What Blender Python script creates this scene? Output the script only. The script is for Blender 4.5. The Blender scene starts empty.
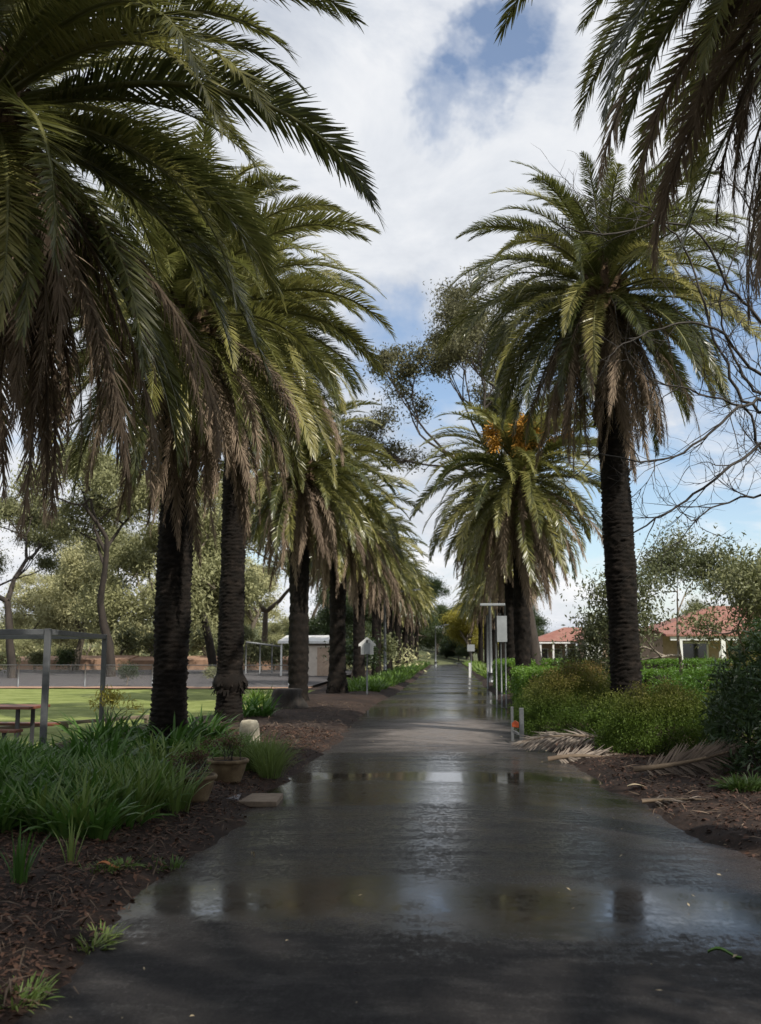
import bpy, math, random
import numpy as np
from mathutils import Vector, Matrix, noise as mnoise
R = math.radians
rng = np.random.default_rng(7)
random.seed(7)
scene = bpy.context.scene
C = scene.collection

# ------------------------------------------------------------------ camera
W, H, F = 761, 1024, 996.0
CAMH = 1.6
pitch = math.atan((652 - 512) / F)
yaw = math.atan((447 - 380.5) / F) * 1.0
cd = bpy.data.cameras.new('camera'); cam = bpy.data.objects.new('camera', cd); C.objects.link(cam)
cd.sensor_fit = 'VERTICAL'; cd.sensor_height = 36.0; cd.lens = F / H * 36.0
cd.clip_start = 0.05; cd.clip_end = 6000
cam.location = (0, 0, CAMH)
cam.rotation_euler = (R(90) + pitch, 0, yaw)
cd.dof.use_dof = True; cd.dof.focus_distance = 11.0; cd.dof.aperture_fstop = 3.2
scene.camera = cam
CM = Matrix.Rotation(yaw, 3, 'Z') @ Matrix.Rotation(R(90) + pitch, 3, 'X')
def ray(px, py): return CM @ Vector((px - W/2, H/2 - py, -F))
def at(px, py, Y):                      # world point at distance Y ahead
    d = ray(px, py); s = Y / d.y
    return Vector((d.x*s, Y, CAMH + d.z*s))
def ground(px, py):
    d = ray(px, py); s = -CAMH / d.z
    return Vector((d.x*s, d.y*s, 0))

# ------------------------------------------------------------------ mesh helpers
def mesh_np(name, verts, quads=None, tris=None, mats=(), mi=None, smooth=False):
    me = bpy.data.meshes.new(name)
    verts = np.asarray(verts, dtype=np.float32).reshape(-1, 3)
    nq = 0 if quads is None else len(quads); nt = 0 if tris is None else len(tris)
    me.vertices.add(len(verts)); me.vertices.foreach_set('co', verts.ravel())
    loops = []
    if nq: loops.append(np.asarray(quads, dtype=np.int32).ravel())
    if nt: loops.append(np.asarray(tris, dtype=np.int32).ravel())
    loops = np.concatenate(loops)
    me.loops.add(len(loops)); me.loops.foreach_set('vertex_index', loops)
    tot = np.concatenate([np.full(nq, 4), np.full(nt, 3)]).astype(np.int32)
    st = np.concatenate([[0], np.cumsum(tot)[:-1]]).astype(np.int32)
    me.polygons.add(nq + nt); me.polygons.foreach_set('loop_start', st); me.polygons.foreach_set('loop_total', tot)
    for m in mats: me.materials.append(m)
    if mi is not None: me.polygons.foreach_set('material_index', np.asarray(mi, dtype=np.int32))
    if smooth: me.polygons.foreach_set('use_smooth', np.ones(nq + nt, dtype=bool))
    me.update(calc_edges=True); me.validate()
    return me
def link(name, me, parent=None, loc=None, rz=None):
    o = bpy.data.objects.new(name, me); C.objects.link(o)
    if parent is not None: o.parent = parent
    if loc is not None: o.location = loc
    if rz is not None: o.rotation_euler = (0, 0, rz)
    return o
def tag(o, label=None, cat=None, group=None, kind=None):
    if label: o['label'] = label
    if cat: o['category'] = cat
    if group: o['group'] = group
    if kind: o['kind'] = kind
    return o
def empty(name, loc, label, cat, group=None, rz=0):
    o = bpy.data.objects.new(name, None); C.objects.link(o); o.location = loc; o.rotation_euler = (0, 0, rz)
    o.empty_display_size = .2
    return tag(o, label, cat, group)
class Acc:                              # collects numpy quads
    def __init__(s): s.v = []; s.q = []; s.m = []; s.n = 0
    def add(s, v, q, m=0):
        v = np.asarray(v, float).reshape(-1, 3); q = np.asarray(q, int).reshape(-1, 4)
        s.v.append(v); s.q.append(q + s.n); s.m.append(np.full(len(q), m)); s.n += len(v)
    def mesh(s, name, mats, smooth=False):
        return mesh_np(name, np.concatenate(s.v), quads=np.concatenate(s.q), mats=mats, mi=np.concatenate(s.m), smooth=smooth)
class MB:                               # boxes, bars, tubes, polygons
    def __init__(s): s.v = []; s.f = []; s.m = []; s.sm = []
    def poly(s, pts, m=0):
        b = len(s.v); s.v += [tuple(p) for p in pts]; s.f.append(tuple(range(b, b+len(pts)))); s.m.append(m); s.sm.append(False); return s
    def prism(s, pts, off, m=0):        # closed prism: polygon pts extruded by vector off
        n = len(pts); b = len(s.v); off = Vector(off)
        s.v += [tuple(p) for p in pts] + [tuple(Vector(p) + off) for p in pts]
        s.f += [tuple(range(b, b+n))[::-1], tuple(range(b+n, b+2*n))] + [(b+i, b+(i+1) % n, b+n+(i+1) % n, b+n+i) for i in range(n)]
        s.m += [m]*(n+2); s.sm += [False]*(n+2); return s
    def box(s, c, d, rz=0, m=0, rot=None):
        M = rot if rot is not None else Matrix.Rotation(rz, 3, 'Z')
        b = len(s.v)
        for x in (-.5, .5):
            for y in (-.5, .5):
                for z in (-.5, .5):
                    s.v.append(tuple(Vector(c) + M @ Vector((x*d[0], y*d[1], z*d[2]))))
        for f in ((0,1,3,2),(4,6,7,5),(0,4,5,1),(2,3,7,6),(0,2,6,4),(1,5,7,3)):
            s.f.append(tuple(b+i for i in f)); s.m.append(m); s.sm.append(False)
        return s
    def tube(s, pts, rad, n=8, m=0, caps=True):
        pts = [Vector(p) for p in pts]; b = len(s.v); k = len(pts)
        if not hasattr(rad, '__len__'): rad = [rad]*k
        up = Vector((0, 0, 1))
        for i, p in enumerate(pts):
            t = (pts[min(i+1, k-1)] - pts[max(i-1, 0)]).normalized()
            a = t.cross(up)
            if a.length < .05: a = t.cross(Vector((1, 0, 0)))
            a.normalize(); c = t.cross(a)
            for j in range(n):
                g = 2*math.pi*j/n
                s.v.append(tuple(p + (a*math.cos(g) + c*math.sin(g))*rad[i]))
        for i in range(k-1):
            for j in range(n):
                s.f.append((b+i*n+j, b+i*n+(j+1) % n, b+(i+1)*n+(j+1) % n, b+(i+1)*n+j)); s.m.append(m); s.sm.append(True)
        if caps:
            s.f.append(tuple(b+j for j in range(n))); s.f.append(tuple(b+(k-1)*n+j for j in range(n))[::-1]); s.m += [m, m]; s.sm += [False, False]
        return s
    def lathe(s, prof, c=(0, 0, 0), n=28, m=0, jit=0):
        b = len(s.v); k = len(prof)
        for (r, z) in prof:
            for j in range(n):
                g = 2*math.pi*j/n
                rr = r*(1 + jit*mnoise.noise(Vector((math.cos(g)*2+c[0], math.sin(g)*2, z*3))))
                s.v.append((c[0]+rr*math.cos(g), c[1]+rr*math.sin(g), c[2]+z))
        for i in range(k-1):
            for j in range(n):
                s.f.append((b+i*n+j, b+i*n+(j+1) % n, b+(i+1)*n+(j+1) % n, b+(i+1)*n+j)); s.m.append(m); s.sm.append(True)
        return s
    def build(s, name, mats, parent=None, loc=None, rz=None, bevel=0):
        me = bpy.data.meshes.new(name); me.from_pydata(s.v, [], s.f)
        if not isinstance(mats, (list, tuple)): mats = [mats]
        for x in mats: me.materials.append(x)
        me.polygons.foreach_set('material_index', s.m); me.polygons.foreach_set('use_smooth', s.sm); me.update()
        o = link(name, me, parent, loc, rz)
        if bevel:
            b = o.modifiers.new('bevel', 'BEVEL'); b.width = bevel; b.segments = 2; b.limit_method = 'ANGLE'
        return o

# ------------------------------------------------------------------ materials
def newmat(name):
    m = bpy.data.materials.new(name); m.use_nodes = True; nt = m.node_tree; nt.nodes.clear()
    out = nt.nodes.new('ShaderNodeOutputMaterial'); return m, nt, out
def nd(nt, t, **k):
    n = nt.nodes.new(t)
    for a, b in k.items():
        if a.startswith('i_'): n.inputs[a[2:].replace('_', ' ')].default_value = b
        else: setattr(n, a, b)
    return n
def ramp(nt, src, stops, interp='LINEAR'):
    r = nt.nodes.new('ShaderNodeValToRGB'); r.color_ramp.interpolation = interp
    e = r.color_ramp.elements
    while len(e) < len(stops): e.new(.5)
    for i, (p, c) in enumerate(stops):
        e[i].position = p; e[i].color = (c, c, c, 1) if not hasattr(c, '__len__') else (*c, 1)
    if src is not None: nt.links.new(src, r.inputs[0])
    return r.outputs[0]
def noise(nt, vec, scale, detail=5, rough=.6, dist=0):
    n = nd(nt, 'ShaderNodeTexNoise'); n.inputs['Scale'].default_value = scale; n.inputs['Detail'].default_value = detail
    n.inputs['Roughness'].default_value = rough; n.inputs['Distortion'].default_value = dist
    if vec is not None: nt.links.new(vec, n.inputs['Vector'])
    return n.outputs[0]
def mth(nt, op, a, b=None, c=None, clamp=False):
    n = nd(nt, 'ShaderNodeMath', operation=op, use_clamp=clamp)
    for i, x in enumerate((a, b, c)):
        if x is None: continue
        if isinstance(x, (int, float)): n.inputs[i].default_value = x
        else: nt.links.new(x, n.inputs[i])
    return n.outputs[0]
def mixc(nt, f, a, b, mode='MIX'):
    n = nd(nt, 'ShaderNodeMix', data_type='RGBA', blend_type=mode)
    for s, x in ((0, f), (6, a), (7, b)):
        if isinstance(x, (int, float)): n.inputs[s].default_value = x
        elif isinstance(x, tuple): n.inputs[s].default_value = (*x, 1)
        else: nt.links.new(x, n.inputs[s])
    return n.outputs[2]
def stdmat(name, stops, scale=8, rough=.7, bump=0, bscale=40, spec=.5, stretch=None, metal=0, extra=None, detail=6):
    m, nt, out = newmat(name)
    tc = nd(nt, 'ShaderNodeTexCoord').outputs['Object']
    if stretch:
        mp = nd(nt, 'ShaderNodeMapping'); mp.inputs['Scale'].default_value = stretch; nt.links.new(tc, mp.inputs[0]); tc = mp.outputs[0]
    n = noise(nt, tc, scale, detail)
    col = ramp(nt, n, stops)
    p = nd(nt, 'ShaderNodeBsdfPrincipled'); p.inputs['Roughness'].default_value = rough
    p.inputs['Specular IOR Level'].default_value = spec; p.inputs['Metallic'].default_value = metal
    nt.links.new(col, p.inputs['Base Color'])
    if bump:
        b = nd(nt, 'ShaderNodeBump'); b.inputs['Distance'].default_value = bump; b.inputs['Strength'].default_value = 1
        nt.links.new(noise(nt, tc, bscale, 4), b.inputs['Height']); nt.links.new(b.outputs[0], p.inputs['Normal'])
    nt.links.new(p.outputs[0], out.inputs[0]); return m
def leafmat(name, cols, trans=.25, tcol=(.18, .24, .03), rough=.45, scale=.9, spec=.4, zc=None):
    """cols: ramp stops driven by object random + noise"""
    m, nt, out = newmat(name)
    geo = nd(nt, 'ShaderNodeNewGeometry'); oi = nd(nt, 'ShaderNodeObjectInfo')
    tc = nd(nt, 'ShaderNodeTexCoord').outputs['Object']
    n = noise(nt, tc, scale, 4)
    f = mth(nt, 'ADD', mth(nt, 'MULTIPLY', oi.outputs['Random'], .48), mth(nt, 'MULTIPLY', n, .38))
    f = mth(nt, 'ADD', f, mth(nt, 'MULTIPLY', geo.outputs['Random Per Island'], .18), clamp=True)
    col = ramp(nt, f, cols)
    if zc:                              # (z0, z1, colour): upper parts shift towards colour
        sp = nd(nt, 'ShaderNodeSeparateXYZ'); nt.links.new(tc, sp.inputs[0])
        k = nd(nt, 'ShaderNodeMapRange'); k.inputs[1].default_value = zc[0]; k.inputs[2].default_value = zc[1]
        nt.links.new(sp.outputs[2], k.inputs[0])
        col = mixc(nt, mth(nt, 'MULTIPLY', k.outputs[0], mth(nt, 'MULTIPLY', n, 1.5, clamp=True)), col, zc[2])
    p = nd(nt, 'ShaderNodeBsdfPrincipled'); p.inputs['Roughness'].default_value = rough; p.inputs['Specular IOR Level'].default_value = spec
    nt.links.new(col, p.inputs['Base Color'])
    t = nd(nt, 'ShaderNodeBsdfTranslucent'); 
    nt.links.new(mixc(nt, .5, col, tcol), t.inputs[0])
    mx = nd(nt, 'ShaderNodeMixShader'); mx.inputs[0].default_value = trans
    nt.links.new(p.outputs[0], mx.inputs[1]); nt.links.new(t.outputs[0], mx.inputs[2]); nt.links.new(mx.outputs[0], out.inputs[0])
    return m
M = {}
M['frond'] = leafmat('palm_frond_green', [(.1, (.018, .023, .008)), (.38, (.058, .070, .022)), (.60, (.23, .22, .07)), (1, (.46, .40, .16))], trans=.30, tcol=(.30, .32, .08), rough=.33, spec=.6)
M['rachis'] = stdmat('palm_rachis', [(.3, (.10, .11, .03)), (.7, (.17, .16, .06))], 4, .5)
M['dead'] = leafmat('palm_frond_dead', [(.1, (.08, .058, .044)), (.5, (.23, .175, .13)), (1, (.46, .36, .26))], trans=.25, tcol=(.34, .25, .17), rough=.8, spec=.15)
M['deadgrey'] = leafmat('weathered_dead_frond', [(.1, (.07, .055, .045)), (.5, (.19, .155, .13)), (1, (.36, .31, .26))], trans=.05, tcol=(.2, .15, .1), rough=.85, spec=.15)
M['drachis'] = stdmat('dead_rachis', [(.3, (.09, .06, .04)), (.7, (.2, .15, .1))], 4, .8)
M['ptrunk'] = stdmat('palm_trunk_bark', [(.3, (.006, .005, .004)), (.55, (.012, .009, .007)), (.8, (.036, .027, .021))], 7, .9, bump=.012, bscale=60, spec=.2)
M['stub'] = stdmat('palm_frond_stubs', [(.3, (.05, .032, .02)), (.7, (.15, .10, .06))], 10, .9, bump=.01, bscale=40, spec=.2)
M['fruit'] = leafmat('palm_fruit_orange', [(.1, (.42, .19, .025)), (1, (.70, .40, .08))], trans=.1, tcol=(.6, .25, .03), rough=.5)
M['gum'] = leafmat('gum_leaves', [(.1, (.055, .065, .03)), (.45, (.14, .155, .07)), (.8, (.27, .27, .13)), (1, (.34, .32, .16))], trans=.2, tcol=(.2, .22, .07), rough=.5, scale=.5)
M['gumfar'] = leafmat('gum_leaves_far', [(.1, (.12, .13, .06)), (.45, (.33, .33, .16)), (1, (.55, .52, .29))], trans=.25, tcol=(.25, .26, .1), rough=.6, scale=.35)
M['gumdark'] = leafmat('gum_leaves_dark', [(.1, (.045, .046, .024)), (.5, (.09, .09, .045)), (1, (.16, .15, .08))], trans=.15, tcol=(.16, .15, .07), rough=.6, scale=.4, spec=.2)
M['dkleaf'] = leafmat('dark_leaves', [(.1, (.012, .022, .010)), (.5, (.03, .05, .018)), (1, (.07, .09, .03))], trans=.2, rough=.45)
M['yleaf'] = leafmat('yellow_leaves', [(.1, (.12, .12, .02)), (.5, (.26, .24, .04)), (1, (.40, .34, .06))], trans=.3, tcol=(.5, .4, .05))
M['bark'] = stdmat('gum_bark', [(.3, (.07, .055, .04)), (.6, (.16, .13, .10)), (.8, (.28, .24, .2))], 3, .85, bump=.01, bscale=20, stretch=(1, 1, .3))
M['darkbark'] = stdmat('dark_bark', [(.3, (.018, .014, .011)), (.8, (.065, .05, .04))], 5, .9, bump=.01, bscale=25, stretch=(1, 1, .3))
M['twig'] = stdmat('bare_twig_bark', [(.3, (.025, .021, .018)), (.8, (.07, .06, .05))], 9, .8)
M['palebark'] = stdmat('pale_bark', [(.3, (.16, .13, .1)), (.8, (.36, .31, .25))], 5, .8)
M['aga'] = leafmat('strap_leaves', [(.1, (.02, .05, .012)), (.45, (.078, .155, .034)), (.78, (.17, .25, .055)), (.86, (.26, .2, .09)), (1, (.2, .12, .06))], trans=.25, tcol=(.1, .28, .03), rough=.45, spec=.28, scale=2)
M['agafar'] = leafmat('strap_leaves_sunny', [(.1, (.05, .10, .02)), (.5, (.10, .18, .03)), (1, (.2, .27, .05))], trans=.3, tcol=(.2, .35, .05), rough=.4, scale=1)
M['grassy'] = leafmat('grass_blades', [(.1, (.025, .05, .012)), (.5, (.12, .20, .045)), (.78, (.22, .28, .08)), (.86, (.27, .22, .11)), (1, (.3, .22, .12))], trans=.25, tcol=(.2, .3, .06), rough=.5, scale=3)
M['grassy2'] = leafmat('pale_grass_blades', [(.1, (.12, .17, .05)), (.5, (.22, .29, .09)), (1, (.36, .38, .15))], trans=.3, tcol=(.25, .35, .08), rough=.5, scale=3)
M['mound'] = leafmat('mound_shrub_leaves', [(.1, (.03, .06, .012)), (.5, (.085, .135, .022)), (1, (.18, .22, .04))], trans=.3, tcol=(.18, .28, .03), rough=.55, spec=.2, scale=2, zc=(.55, 1.35, (.19, .115, .04)))
M['hedge'] = leafmat('hedge_leaves', [(.1, (.03, .08, .012)), (.5, (.08, .17, .022)), (1, (.2, .32, .04))], trans=.3, tcol=(.25, .4, .04), rough=.4, scale=1.5)
M['olean'] = leafmat('lance_leaves', [(.1, (.014, .032, .014)), (.5, (.030, .06, .024)), (1, (.065, .10, .04))], trans=.18, rough=.4, scale=2)
M['dry'] = leafmat('dry_twigs', [(.1, (.07, .04, .025)), (1, (.2, .12, .07))], trans=.1, tcol=(.2, .12, .07), rough=.8)
M['litter'] = leafmat('leaf_litter', [(.1, (.04, .021, .014)), (.45, (.10, .052, .034)), (.8, (.20, .11, .068)), (1, (.38, .27, .19))], trans=.02, tcol=(.15, .08, .04), rough=.7, scale=1.5, spec=.3)
M['straw'] = leafmat('straw', [(.1, (.06, .04, .028)), (.6, (.15, .105, .072)), (1, (.42, .33, .24))], trans=.02, rough=.8)
M['metal'] = stdmat('grey_painted_steel', [(.3, (.075, .08, .085)), (.7, (.12, .125, .13))], 6, .45, spec=.5)
M['galv'] = stdmat('galvanised_steel', [(.3, (.12, .128, .132)), (.7, (.19, .20, .208))], 12, .45, metal=.4)
M['white'] = stdmat('white_paint', [(.3, (.66, .66, .64)), (.7, (.82, .82, .8))], 4, .6)
M['cream'] = stdmat('cream_wall', [(.3, (.62, .54, .46)), (.7, (.74, .66, .57))], 3, .85)
M['beige'] = stdmat('beige_brick', [(.3, (.42, .30, .22)), (.7, (.55, .42, .32))], 8, .9)
M['signgrey'] = stdmat('sign_back_aluminium', [(.3, (.26, .28, .29)), (.7, (.36, .38, .39))], 5, .5, metal=.2)
M['terra'] = stdmat('terracotta', [(.3, (.085, .055, .028)), (.55, (.18, .125, .065)), (.8, (.28, .21, .12))], 9, .75, bump=.004, bscale=60)
M['stone'] = stdmat('sandstone', [(.3, (.40, .35, .25)), (.6, (.60, .54, .41)), (.85, (.72, .66, .53))], 12, .9, bump=.01, bscale=40)
M['slab'] = stdmat('paving_slab', [(.3, (.16, .12, .085)), (.7, (.30, .23, .17))], 9, .8, bump=.003, bscale=80)
M['slab2'] = stdmat('grey_slab', [(.3, (.15, .14, .15)), (.7, (.26, .25, .26))], 9, .75, bump=.003, bscale=80)
M['char'] = stdmat('charred_stump_wood', [(.3, (.010, .009, .008)), (.7, (.035, .028, .022)), (.9, (.08, .06, .045))], 9, .9, bump=.02, bscale=14, stretch=(1, 1, .3))
M['redwood'] = stdmat('red_brown_boards', [(.3, (.14, .045, .025)), (.7, (.22, .08, .045))], 6, .5, stretch=(.2, 3, 3))
M['timber'] = stdmat('weathered_timber', [(.3, (.10, .075, .055)), (.7, (.2, .16, .12))], 6, .9, stretch=(.2, 3, 3))
M['orange'] = stdmat('orange_plastic', [(.3, (.36, .06, .02)), (.7, (.42, .09, .03))], 6, .4)
M['glass'] = stdmat('window_glass', [(.3, (.02, .025, .03)), (.7, (.05, .055, .06))], 2, .08, spec=.8)
M['dkpaint'] = stdmat('dark_paint', [(.3, (.04, .04, .042)), (.7, (.06, .06, .065))], 2, .5)
M['greenleaf'] = stdmat('fresh_leaf', [(.3, (.09, .2, .03)), (.7, (.16, .3, .05))], 20, .5)
M['orleaf'] = stdmat('orange_dead_leaf', [(.3, (.38, .13, .04)), (.7, (.5, .2, .07))], 20, .6)
M['paleleaf'] = stdmat('pale_dead_leaf', [(.3, (.35, .27, .16)), (.7, (.5, .42, .28))], 20, .6)
def tilemat():
    m, nt, out = newmat('red_roof_tiles')
    tc = nd(nt, 'ShaderNodeTexCoord').outputs['Object']
    br = nd(nt, 'ShaderNodeTexBrick'); br.inputs['Scale'].default_value = 1; br.inputs['Brick Width'].default_value = .3; br.inputs['Row Height'].default_value = .22
    br.inputs['Color1'].default_value = (.24, .095, .07, 1); br.inputs['Color2'].default_value = (.31, .14, .105, 1); br.inputs['Mortar'].default_value = (.14, .05, .04, 1); br.inputs['Mortar Size'].default_value = .02
    nt.links.new(tc, br.inputs[0])
    c = mixc(nt, .5, br.outputs[0], ramp(nt, noise(nt, tc, 1.5), [(.3, (.22, .08, .055)), (.7, (.32, .18, .14))]))
    p = nd(nt, 'ShaderNodeBsdfPrincipled'); p.inputs['Roughness'].default_value = .8; nt.links.new(c, p.inputs['Base Color'])
    nt.links.new(p.outputs[0], out.inputs[0]); return m
M['tiles'] = tilemat()
def meshfence():                        # see-through woven wire, drawn as a fine grid with real holes
    m, nt, out = newmat('chain_link_wire')
    tc = nd(nt, 'ShaderNodeTexCoord').outputs['Object']; sp = nd(nt, 'ShaderNodeSeparateXYZ'); nt.links.new(tc, sp.inputs[0])
    a = mth(nt, 'ADD', sp.outputs[0], sp.outputs[2]); b = mth(nt, 'SUBTRACT', sp.outputs[0], sp.outputs[2])
    fa = mth(nt, 'LESS_THAN', mth(nt, 'FRACT', mth(nt, 'MULTIPLY', a, 14)), .03)
    fb = mth(nt, 'LESS_THAN', mth(nt, 'FRACT', mth(nt, 'MULTIPLY', b, 14)), .03)
    f = mth(nt, 'MAXIMUM', fa, fb)
    p = nd(nt, 'ShaderNodeBsdfPrincipled'); p.inputs['Base Color'].default_value = (.45, .46, .46, 1); p.inputs['Roughness'].default_value = .5
    t = nd(nt, 'ShaderNodeBsdfTransparent'); mx = nd(nt, 'ShaderNodeMixShader')
    nt.links.new(f, mx.inputs[0]); nt.links.new(t.outputs[0], mx.inputs[1]); nt.links.new(p.outputs[0], mx.inputs[2]); nt.links.new(mx.outputs[0], out.inputs[0])
    return m
M['chain'] = meshfence()

def soilmat(name, stops, bump=.03, scale=9, big=.5):
    m, nt, out = newmat(name)
    tc = nd(nt, 'ShaderNodeTexCoord').outputs['Object']
    n1 = noise(nt, tc, scale, 8, .7); n2 = noise(nt, tc, .8, 3)
    v = nd(nt, 'ShaderNodeTexVoronoi'); v.inputs['Scale'].default_value = 28; nt.links.new(tc, v.inputs['Vector'])
    f = mth(nt, 'ADD', mth(nt, 'MULTIPLY', n1, .7), mth(nt, 'MULTIPLY', mth(nt, 'SUBTRACT', n2, .5), big))
    f = mth(nt, 'ADD', f, mth(nt, 'MULTIPLY', mth(nt, 'SUBTRACT', v.outputs['Color'], .5), .22))
    col = ramp(nt, f, stops)
    p = nd(nt, 'ShaderNodeBsdfPrincipled'); p.inputs['Roughness'].default_value = .85; p.inputs['Specular IOR Level'].default_value = .25
    b = nd(nt, 'ShaderNodeBump'); b.inputs['Distance'].default_value = bump; nt.links.new(n1, b.inputs['Height']); nt.links.new(b.outputs[0], p.inputs['Normal'])
    nt.links.new(col, p.inputs['Base Color']); nt.links.new(p.outputs[0], out.inputs[0]); return m
M['soil'] = soilmat('bark_mulch_soil', [(.15, (.014, .010, .008)), (.4, (.036, .022, .016)), (.6, (.075, .045, .031)), (.85, (.16, .11, .08))])
M['lawn'] = soilmat('lawn_grass', [(.15, (.13, .16, .035)), (.4, (.20, .235, .065)), (.6, (.27, .30, .10)), (.85, (.40, .36, .18))], .03, 5, 1.3)
M['dryground'] = soilmat('dry_ground', [(.15, (.09, .085, .04)), (.5, (.16, .14, .07)), (.85, (.26, .22, .13))], .05, 2)
M['farhill'] = soilmat('far_hill_scrub', [(.15, (.06, .075, .035)), (.5, (.12, .13, .06)), (.85, (.22, .2, .11))], .2, .12)
M['carpark'] = soilmat('car_park_asphalt', [(.15, (.06, .056, .058)), (.85, (.125, .115, .115))], .005, 12)
M['redsand'] = soilmat('red_clay_bank', [(.15, (.30, .18, .12)), (.85, (.46, .30, .2))], .02, 6)

def roadmat():
    m, nt, out = newmat('wet_asphalt')
    tc = nd(nt, 'ShaderNodeTexCoord').outputs['Object']; sp = nd(nt, 'ShaderNodeSeparateXYZ'); nt.links.new(tc, sp.inputs[0])
    X, Y = sp.outputs[0], sp.outputs[1]
    mp = nd(nt, 'ShaderNodeMapping'); mp.inputs['Scale'].default_value = (.8, 1.5, 1); nt.links.new(tc, mp.inputs[0])
    w1 = noise(nt, mp.outputs[0], .9, 5, .6, .4); w2 = noise(nt, mp.outputs[0], 3.2, 5, .65)
    wob = mth(nt, 'ADD', mth(nt, 'MULTIPLY', mth(nt, 'SUBTRACT', w1, .5), 1.6), mth(nt, 'MULTIPLY', mth(nt, 'SUBTRACT', w2, .5), .7))
    # wobble grows with distance
    yy = mth(nt, 'ADD', Y, mth(nt, 'MULTIPLY', wob, mth(nt, 'MULTIPLY', Y, .085)))
    # small tilt so bands aren't square to the lens
    yy = mth(nt, 'ADD', yy, mth(nt, 'MULTIPLY', X, .06))
    s = mth(nt, 'DIVIDE', yy, 40.0)
    st = [(0, .10), (5.5/40, .16), (6.1/40, .55), (6.45/40, .86), (6.95/40, .92), (7.3/40, .47), (10.4/40, .50), (11.0/40, .72), (12.5/40, .66), (12.9/40, 1), (13.5/40, 1), (13.8/40, .6), (15.6/40, .5), (17.2/40, .34), (23.5/40, .36), (25.5/40, .75), (28/40, .92), (31/40, .45), (33/40, .85), (37/40, .5), (1, .75)]
    wet = ramp(nt, s, st)
    far = ramp(nt, noise(nt, mp.outputs[0], .16, 4, .7), [(.42, .35), (.6, .97)])
    fk = nd(nt, 'ShaderNodeMapRange'); fk.inputs[1].default_value = 30; fk.inputs[2].default_value = 40; nt.links.new(Y, fk.inputs[0])
    wet = mixc(nt, fk.outputs[0], wet, far)
    w3 = noise(nt, tc, 14, 6, .7)
    mpb = nd(nt, 'ShaderNodeMapping'); mpb.inputs['Scale'].default_value = (.45, 2.6, 1); nt.links.new(tc, mpb.inputs[0])
    w4 = noise(nt, mpb.outputs[0], 1.1, 5, .62)
    wet = mth(nt, 'ADD', wet, mth(nt, 'ADD', mth(nt, 'MULTIPLY', mth(nt, 'SUBTRACT', w2, .5), .45), mth(nt, 'MULTIPLY', mth(nt, 'SUBTRACT', w3, .5), .6)))
    wet = mth(nt, 'ADD', wet, mth(nt, 'MULTIPLY', mth(nt, 'SUBTRACT', w4, .5), .6), clamp=True)
    mp5 = nd(nt, 'ShaderNodeMapping'); mp5.inputs['Scale'].default_value = (1, .4, 1); nt.links.new(tc, mp5.inputs[0])
    w5 = noise(nt, mp5.outputs[0], 38, 4, .7)
    wet = mth(nt, 'ADD', wet, mth(nt, 'MULTIPLY', mth(nt, 'SUBTRACT', w5, .5), .75), clamp=True)
    agg = noise(nt, tc, 260, 3, .7); mott = noise(nt, tc, 6, 6, .65); big = noise(nt, tc, .9, 4)
    base = ramp(nt, agg, [(.25, (.008, .008, .009)), (.5, (.024, .0225, .0235)), (.66, (.066, .063, .062)), (.8, (.17, .16, .155))])
    ag2 = noise(nt, tc, 60, 3, .6)
    base = mixc(nt, mth(nt, 'MULTIPLY', ramp(nt, ag2, [(.57, 0), (.66, 1)]), ramp(nt, w2, [(.40, .12), (.65, .75)])), base, (.16, .152, .148))
    base = mixc(nt, .35, base, ramp(nt, mott, [(.3, (.013, .012, .013)), (.7, (.033, .031, .031))]))
    # pale worn smears near the camera and dried mud brightened with painted sunlight around 18-24 m
    silt_sun = ramp(nt, mth(nt, 'DIVIDE', yy, 40.0), [(15.8/40, 0), (17.6/40, 1), (23/40, 1), (25/40, 0)])
    xs = ramp(nt, mth(nt, 'ADD', mth(nt, 'MULTIPLY', mth(nt, 'ABSOLUTE', mth(nt, 'ADD', X, .15)), .5), mth(nt, 'MULTIPLY', mth(nt, 'SUBTRACT', w1, .5), 1.2)), [(.35, 1), (.75, 0)])
    silt_sun = mth(nt, 'MULTIPLY', silt_sun, xs)
    base = mixc(nt, silt_sun, base, ramp(nt, mott, [(.3, (.15, .13, .12)), (.7, (.27, .24, .22))]))
    worn = mth(nt, 'MULTIPLY', ramp(nt, w2, [(.52, 0), (.75, .5)]), mth(nt, 'SUBTRACT', 1.0, wet))
    base = mixc(nt, worn, base, (.12, .115, .11))
    dark = mth(nt, 'MULTIPLY', wet, .8, clamp=True)
    base = mixc(nt, dark, base, (.017, .012, .008))
    # dirt at the verges
    ed = ramp(nt, mth(nt, 'ADD', mth(nt, 'ABSOLUTE', mth(nt, 'SUBTRACT', X, .05)), mth(nt, 'MULTIPLY', w2, .35)), [(1.0, 0), (1.0, 0)])
    edn = nd(nt, 'ShaderNodeMapRange'); edn.inputs[1].default_value = 1.85; edn.inputs[2].default_value = 2.35
    nt.links.new(mth(nt, 'ADD', mth(nt, 'ABSOLUTE', mth(nt, 'SUBTRACT', X, .05)), mth(nt, 'MULTIPLY', mth(nt, 'SUBTRACT', w2, .5), .8)), edn.inputs[0])
    base = mixc(nt, mth(nt, 'MULTIPLY', edn.outputs[0], .6), base, (.045, .028, .02))
    rough = ramp(nt, wet, [(0, .74), (.3, .56), (.6, .40), (1, .30)])
    rough = mth(nt, 'ADD', rough, mth(nt, 'MULTIPLY', mth(nt, 'SUBTRACT', mott, .5), .10), clamp=True)
    bs = ramp(nt, wet, [(0, 1), (.3, .8), (.6, .28), (.8, .10), (1, .02)])
    bp = nd(nt, 'ShaderNodeBump'); bp.inputs['Distance'].default_value = .006
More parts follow.
